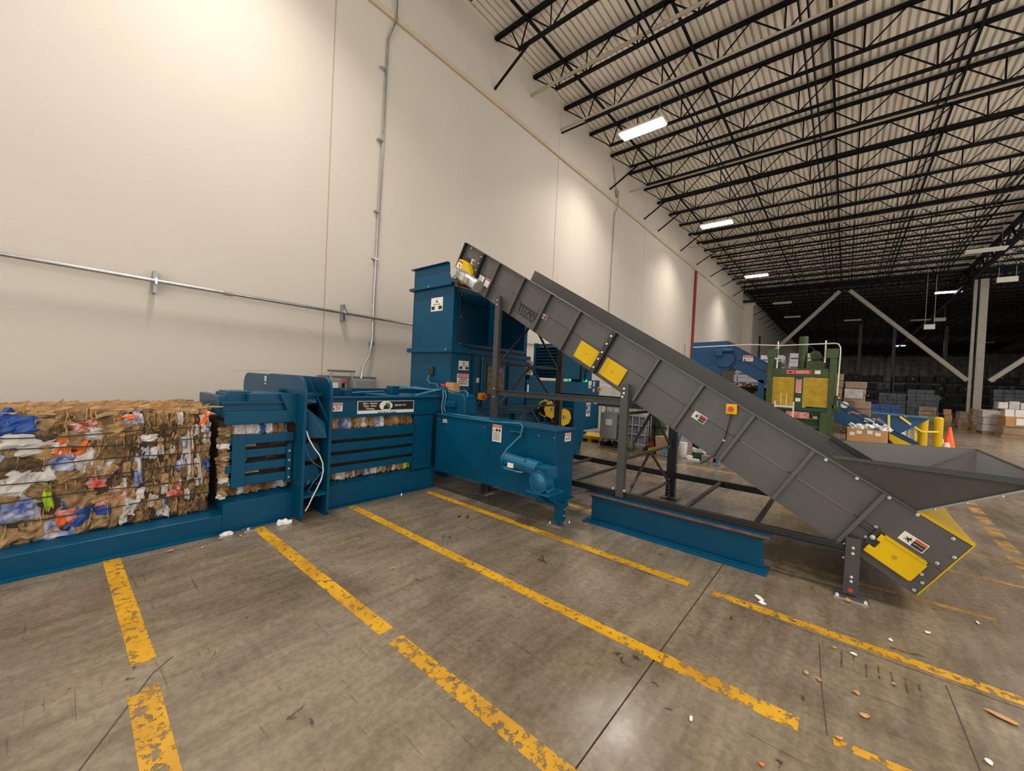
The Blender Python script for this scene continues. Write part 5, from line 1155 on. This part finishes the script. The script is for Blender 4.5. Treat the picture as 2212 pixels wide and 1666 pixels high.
# loose bale pile under
bp_ = thing('cardboard_bale', 'loose bale of crushed paper and cardboard left of the green baler', 'bale', (-2.7, 18.9, 0))
MB().box(-3.9, -2.1, 18.5, 19.3, 0, 1.72).build('bale_core', 'core', bp_)
for k in range(90):
    top = k > 60
    c = Vector((random.uniform(-3.85, -2.12), random.uniform(18.5, 19.2) if top else 18.47, 1.74+random.uniform(0, .15) if top else random.uniform(.7, 1.70)))
    n = Vector((0, -.4, 1)).normalized() if top else Vector((random.uniform(-.2, .2), -1, .1)).normalized(); a = n.cross(Z_).normalized()
    crumple(c, a, n.cross(a), n, random.uniform(.1, .26), random.uniform(.08, .2), .03, 3, 3).build('cardboard_sheet', pick(.5), bp_)

# wrapped goods right of the green baler
def wrapped(x0_, x1_, y0_, y1_, z0_, z1_, m, lb, cat='load', rag=.03):
    t_ = thing('wrapped_load', lb, cat, ((x0_+x1_)/2, (y0_+y1_)/2, 0))
    for k in range(3): MB().box(x0_, x1_, y0_+k*(y1_-y0_-.12)/2, y0_+k*(y1_-y0_-.12)/2+.12, 0, .10).build('pallet_stringer', 'wood', t_)
    MB().box(x0_, x1_, y0_, y1_, .10, .13).build('pallet_deck', 'wood', t_)
    n = max(2, int((z1_-.13)/.28)); z = .13; hh = (z1_-.13)/n
    for k in range(n):
        dx = random.uniform(-rag, rag); nx_ = max(1, int((x1_-x0_)/.5))
        for i in range(nx_):
            a = x0_+(x1_-x0_)*i/nx_; b = x0_+(x1_-x0_)*(i+1)/nx_
            MB().box(a+dx+.006, b+dx-.006, y0_+random.uniform(0, rag), y1_, z, z+hh-.012).build('stacked_case', m, t_, bevel=.02)
        z += hh
    return t_
wrapped(-.38, -.12, 22.0, 22.9, 0, 2.48, 'wrap', 'tall shrink-wrapped brown load just right of the green baler')
t_ = wrapped(-.06, .66, 22.2, 23.2, 0, 2.17, 'wrap', 'brown shrink-wrapped load with a white sheet, right of the green baler')
MB().box(-.04, .55, 22.14, 22.17, 1.45, 1.85).build('white_sheet', 'wrapw', t_)
wrapped(.28, .80, 21.0, 21.9, 0, 1.36, 'wrap', 'low brown wrapped load behind the blue conveyor rail')
wrapped(3.98, 4.85, 40, 41.2, 0, 1.0, 'wrap', 'brown wrapped crate behind the yellow bollards')
wrapped(5.22, 5.6, 40, 40.4, 0, .92, 'card', 'upright brown carton right of the bollards')
# dark racks with bundles
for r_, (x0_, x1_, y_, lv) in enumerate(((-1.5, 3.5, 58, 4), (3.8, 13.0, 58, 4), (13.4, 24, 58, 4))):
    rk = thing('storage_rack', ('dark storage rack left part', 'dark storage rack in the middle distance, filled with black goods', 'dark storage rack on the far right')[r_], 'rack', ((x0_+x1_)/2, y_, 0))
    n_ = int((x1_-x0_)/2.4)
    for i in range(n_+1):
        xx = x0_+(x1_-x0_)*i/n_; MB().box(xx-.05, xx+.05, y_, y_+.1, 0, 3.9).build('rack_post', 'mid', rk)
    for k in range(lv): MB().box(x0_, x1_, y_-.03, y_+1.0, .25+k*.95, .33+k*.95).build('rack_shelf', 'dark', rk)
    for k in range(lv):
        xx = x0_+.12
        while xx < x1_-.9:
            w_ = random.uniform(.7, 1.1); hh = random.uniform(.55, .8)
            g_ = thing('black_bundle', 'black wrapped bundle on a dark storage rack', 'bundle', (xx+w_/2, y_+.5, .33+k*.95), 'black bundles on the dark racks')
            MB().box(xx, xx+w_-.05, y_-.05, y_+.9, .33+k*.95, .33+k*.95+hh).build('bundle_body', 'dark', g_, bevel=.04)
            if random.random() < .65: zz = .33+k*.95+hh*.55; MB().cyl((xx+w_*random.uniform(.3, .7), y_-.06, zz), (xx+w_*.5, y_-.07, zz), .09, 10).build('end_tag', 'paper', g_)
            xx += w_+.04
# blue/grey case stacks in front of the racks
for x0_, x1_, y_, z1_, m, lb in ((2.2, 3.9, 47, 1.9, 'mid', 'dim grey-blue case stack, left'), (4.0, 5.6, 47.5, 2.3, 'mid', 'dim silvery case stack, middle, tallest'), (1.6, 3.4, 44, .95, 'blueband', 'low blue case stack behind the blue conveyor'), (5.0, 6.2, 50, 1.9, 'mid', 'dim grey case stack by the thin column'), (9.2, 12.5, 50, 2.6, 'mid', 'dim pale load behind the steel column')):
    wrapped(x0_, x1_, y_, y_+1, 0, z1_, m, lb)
# right-hand wrapped pallets row
for x0_, x1_, y_, d_, z1_, m, lb in ((4.9, 5.45, 33.2, 1.0, .95, 'wrap', 'low brown wrapped load, leftmost of the right-hand row'), (5.1, 5.95, 31.3, 1.0, 1.18, 'wrap', 'brown wrapped load in front of the steel column'), (5.12, 5.8, 29.35, 1.2, 1.15, 'wrapw', 'grey clear-wrapped load in the right-hand row')):
    wrapped(x0_, x1_, y_, y_+d_, 0, z1_, m, lb)
t_ = thing('gaylord_box', 'wide brown carton with a white paper notice at the right edge', 'box', (6.6, 28.5, 0))
MB().box(5.5, 8.2, 28.05, 29.2, .12, .50).build('case_layer', 'wrap', t_, bevel=.02); MB().box(5.55, 8.2, 28.0, 29.2, .50, .93).build('carton_body', 'card', t_, bevel=.01); MB().box(5.45, 8.3, 28.0, 29.2, 0, .12).build('pallet_base', 'wood', t_)
MB().box(5.85, 6.15, 27.97, 28.0, .58, .88).build('paper_notice', 'paper', t_)
for k in range(9):
    o = MB().box(5.55+.29*k, 5.82+.29*k, 28.15, 28.9, .94, 1.27).build('white_carton', 'carton', None, bevel=.008); tag(o, 'white carton in the row on the wide brown carton at the right edge', 'box', 'white cartons at the right edge')
t_ = thing('wrapped_load', 'pinkish clear-wrapped load on the white carton row at the right edge', 'load', (6.6, 28.6, 1.28))
for k in range(8): MB().box(5.35+.32*k, 5.65+.32*k, 28.2+random.uniform(0, .05), 28.9, 1.28, 1.62+random.uniform(-.04, .04)).build('stacked_case', 'wrapw', t_, bevel=.03)

# ---- things beneath the conveyor, middle distance ---------------------
ibc = thing('liquid_tote', 'caged plastic liquid tote with a grey front plate behind the conveyor posts', 'tote', (-4.15, 9.75, 0))
MB().box(-4.70, -3.62, 9.24, 10.26, .16, .84).build('bottle', 'tote', ibc, bevel=.05); MB().box(-4.70, -3.62, 9.24, 10.26, .84, 1.08).build('bottle_top', 'totew', ibc, bevel=.05)
for x_ in (-4.74, -4.4, -3.62):
    MB().box(x_, x_+.12, 9.2, 10.3, 0, .12).build('skid', 'black', ibc)
for z in (.18, .40, .62, .84, 1.06): MB().tube([(-4.75, 9.2, z), (-3.58, 9.2, z), (-3.58, 10.3, z), (-4.75, 10.3, z), (-4.75, 9.2, z)], .017, 6).build('cage_bar', 'cage', ibc)
for k in range(8):
    x_ = -4.75+1.17*k/7; MB().cyl((x_, 9.2, .12), (x_, 9.2, 1.08), .014, 6).build('cage_bar', 'cage', ibc)
for k in range(1, 7):
    y_ = 9.2+1.1*k/7; MB().cyl((-3.58, y_, .12), (-3.58, y_, 1.08), .014, 6).build('cage_bar', 'cage', ibc)
MB().box(-4.74, -4.30, 9.17, 9.185, .22, .83).build('front_plate', 'cab', ibc); MB().box(-4.60, -4.43, 9.16, 9.17, .55, .70).build('plate_label', 'paper', ibc)
MB().cyl((-3.9, 9.18, .14), (-3.9, 9.06, .12), .05, 12).build('valve', 'cage', ibc)
for k in range(3): crumple(Vector((-4.2+.25*k, 9.6, 1.10)), X_, Y_, Z_, .35, .3, .03).build('plastic_scrap', 'paper', ibc)
yp = thing('yellow_pallet', 'yellow plastic pallet beside the liquid tote', 'pallet', (-5.1, 9.8, 0))
MB().box(-5.6, -4.85, 9.5, 10.2, .08, .16).build('deck', 'yellow', yp); [MB().box(x_, x_+.1, 9.5, 10.2, 0, .08).build('foot', 'yellow', yp) for x_ in (-5.6, -5.27, -4.95)]
yp2 = thing('yellow_pallet', 'small yellow pallet lying in front of the green post', 'pallet', (-3.55, 9.4, 0))
MB().box(-3.52, -3.36, 9.2, 9.9, .06, .12).build('deck', 'yellowd', yp2); MB().box(-3.52, -3.45, 9.2, 9.9, 0, .06).build('foot', 'yellowd', yp2)
wc = thing('white_cabinet', 'white storage cabinet against the wall behind the liquid tote', 'cabinet', (-5.4, 12, 0))
MB().box(-6.3, -4.6, 11.8, 12.5, 0, 1.55).build('cabinet_body', 'carton', wc, bevel=.01)
for k in range(3): MB().box(-6.25+.56*k, -5.72+.56*k, 11.78, 11.8, .1, 1.5).build('cabinet_door', 'carton', wc, bevel=.004)
bx2 = MB().box(-5.35, -4.75, 11.9, 12.4, 1.55, 1.98).build('brown_carton', 'card', None, bevel=.01); tag(bx2, 'brown carton on top of the white cabinet', 'box')
gp = thing('green_gas_cylinder', 'tall dark green gas cylinder with a hose looped round it', 'cylinder', (-3.42, 9.7, 0))
MB().cyl((-3.42, 9.7, 0), (-3.42, 9.7, 1.15), .14, 18).build('cylinder_body', 'green', gp, smooth=True); MB().cyl((-3.42, 9.7, 1.15), (-3.42, 9.7, 1.3), .14, 18, .04).build('shoulder', 'green', gp, smooth=True)
MB().tube([(-3.42+.16*math.cos(R(a)), 9.7+.16*math.sin(R(a)), .55+a*.0001) for a in range(0, 720, 30)], .012, 6).build('hose', 'belt', gp, smooth=True)
ct = thing('hand_cart', 'black hand cart with a wheel leaning by the gas cylinder', 'cart', (-3.6, 9.45, 0))
MB().cyl((-3.58, 9.5, .16), (-3.54, 9.47, .16), .15, 20).build('wheel', 'belt', ct, smooth=True); MB().cyl((-3.545, 9.475, .16), (-3.53, 9.465, .16), .09, 16).build('wheel_hub', 'redpipe', ct); MB().tube([(-3.6, 9.55, .1), (-3.62, 9.6, .7), (-3.55, 9.6, .95)], .018, 6).build('handle', 'belt', ct)
bgk = thing('paper_sack', 'open brown paper sack on the floor by the gas cylinder', 'bag', (-3.12, 9.3, 0))
MB().hexa([(-3.28, 9.15, 0), (-3.28, 9.45, 0), (-2.93, 9.45, 0), (-2.93, 9.15, 0), (-3.32, 9.12, .44), (-3.30, 9.48, .42), (-2.92, 9.47, .44), (-2.90, 9.13, .42)]).build('sack_body', 'bag', bgk, bevel=.01)
MB().tube([(-3.0, 9.2, .43), (-2.98, 9.2, .52), (-2.92, 9.2, .43)], .006, 6).build('sack_handle', 'bag', bgk)
o = MB().cyl((-2.78, 9.45, 0), (-2.78, 9.45, .33), .085, 20).build('paper_roll', 'paper', None, smooth=True); tag(o, 'white paper roll standing on the floor under the conveyor', 'roll')
bs = thing('blue_trestle', 'bright blue trestle with splayed legs under the conveyor', 'trestle', (-2.5, 9.0, 0))
MB().bar((-3.06, 8.98, .02), (-2.72, 9.05, 1.05), .10, .03, (1, 0, 0)).build('leg', 'bluelt', bs); MB().bar((-1.92, 8.98, .02), (-2.12, 9.05, .9), .13, .03, (1, 0, 0)).build('leg', 'bluelt', bs)
MB().bar((-3.0, 9.6, .02), (-2.70, 9.4, 1.05), .10, .03, (1, 0, 0)).build('leg', 'bluelt', bs); MB().box(-2.85, -2.0, 9.0, 9.45, 1.0, 1.06).build('top_board', 'bluelt', bs)
o = MB().box(-2.95, -2.75, 12.2, 12.4, .0, .75).build('yellow_post', 'yellow', None, bevel=.02); tag(o, 'short yellow post behind the paper roll', 'post')
bgb = thing('black_bag', 'slumped black bag on the floor under the conveyor', 'bag', (-2.4, 9.6, 0))
crumple(Vector((-2.40, 9.55, .20)), X_, Z_, -Y_, .55, .45, .08).build('bag_body', 'belt', bgb); MB().hexa([(-2.65, 9.5, 0), (-2.65, 9.9, 0), (-2.0, 9.9, 0), (-2.0, 9.5, 0), (-2.5, 9.55, .35), (-2.5, 9.85, .35), (-2.2, 9.85, .38), (-2.2, 9.55, .38)]).build('bag_base', 'belt', bgb, bevel=.05)
for x0_, x1_, y_, z0_, z1_, m, nm, lb in ((-2.52, -2.34, 9.32, 0, .16, 'greend', 'tool_box', 'dark olive tool box on the floor under the conveyor'), (-2.36, -2.16, 9.42, .0, .20, 'redpipe', 'red_case', 'dark red case behind the clear bin'), (-2.33, -2.13, 9.22, 0, .14, 'cab', 'clear_bin', 'clear plastic bin on the floor under the conveyor'), (-2.66, -2.53, 9.25, 0, .07, 'paper', 'white_rag', 'crumpled white rag beside the tool box'), (-2.06, -1.93, 9.3, 0, .09, 'wood', 'wood_block', 'wood block beside the blue trestle foot')):
    o = MB().box(x0_, x1_, y_, y_+.16, z0_, z1_).build(nm, m, None, bevel=.012); tag(o, lb, nm.split('_')[1])
o = crumple(Vector((-2.42, 9.38, .22)), X_, (Z_+Y_*.5).normalized(), (Z_-Y_).normalized(), .30, .12, .04).build('white_cloth', 'paper', None); tag(o, 'white cloth draped on the tool box', 'cloth')
o = MB().box(-2.60, -2.36, 9.16, 9.24, .0, .035).build('white_tray', 'paper', None); tag(o, 'flat white tray in front of the tool box', 'tray')
o = MB().tube([(-2.37, 9.5, .42), (-2.28, 9.35, .28), (-2.16, 9.25, .16), (-2.02, 9.2, .10), (-1.92, 9.2, .05)], .014, 6).build('orange_cord', 'orange', None, smooth=True); tag(o, 'orange cord trailing over the clear bin', 'cord')

# ================================================================== FLOOR LITTER
def scrap(x, y, w, h, m, lb, grp=None, rot=None, z=.004):
    a = random.uniform(0, 180) if rot is None else rot
    n = random.randint(5, 7); pts = []
    c_, s_ = math.cos(R(a)), math.sin(R(a))
    for i in range(n):
        t = 2*math.pi*i/n; rr = random.uniform(.6, 1.0)
        px_, py_ = w/2*rr*math.cos(t), h/2*rr*math.sin(t); pts.append((x+px_*c_-py_*s_, y+px_*s_+py_*c_, z+random.uniform(0, .008)))
    o = MB().prism(pts, (0, 0, .003)).build('litter_scrap', m, None)
    tag(o, lb, 'scrap', grp)
scrap(-.43, 3.56, .13, .05, 'paper', 'torn white paper scrap on the floor near the blue beam end')
scrap(-.40, 3.50, .07, .07, 'paper', 'smaller white paper scrap next to the torn one by the beam')
scrap(.68, 3.15, .16, .06, 'card', 'long flat cardboard scrap at the right, past the stripe', rot=-20)
scrap(-.20, 2.0, .03, .03, 'po', 'small red-orange dot of paper at the bottom of the view')
scrap(-.495, 2.03, .04, .02, 'paper', 'small blue-white paper scrap beside the fading stripe')
scrap(.147, 2.665, .055, .04, 'card', 'cardboard scrap near the end of the fading stripe')
for x, y in ((-.045, 3.636), (-.096, 2.82), (-.038, 2.805), (.118, 2.83), (.277, 3.07), (.02, 3.228), (.114, 3.231), (-4.263, 1.2), (-4.328, 1.054), (-2.755, 1.852), (.799, 4.355), (.556, 2.717), (.3, 3.6), (-.2, 3.4), (-4.2, .9), (-4.3, .7), (.05, 2.4), (.35, 2.2), (-3.6, 2.9), (.5, 3.9)):
    scrap(x, y, random.uniform(.025, .06), random.uniform(.015, .04), random.choice(('card', 'card', 'paper')), 'small loose scrap of cardboard or paper on the concrete', 'small loose scraps on the floor')
scrap(-4.55, -.14, .12, .03, 'card', 'brown sliver lying on the flange at the left edge', z=.014)
scrap(.09, 4.03, .08, .05, 'card', 'cardboard scrap at the foot of the conveyor tail leg', z=.012)
o = crumple(Vector((-4.36, 1.60, .03)), X_, Y_, Z_, .11, .14, .03).build('crumpled_paper', 'paper', None); tag(o, 'crumpled white plastic ball beside the yoke foot', 'litter')
o = crumple(Vector((-4.40, 1.12, .025)), X_, Y_, Z_, .07, .10, .02).build('crumpled_paper', 'paper', None); tag(o, 'crumpled white scrap at the corner of the bale table', 'litter')
print('objects', len(bpy.data.objects))
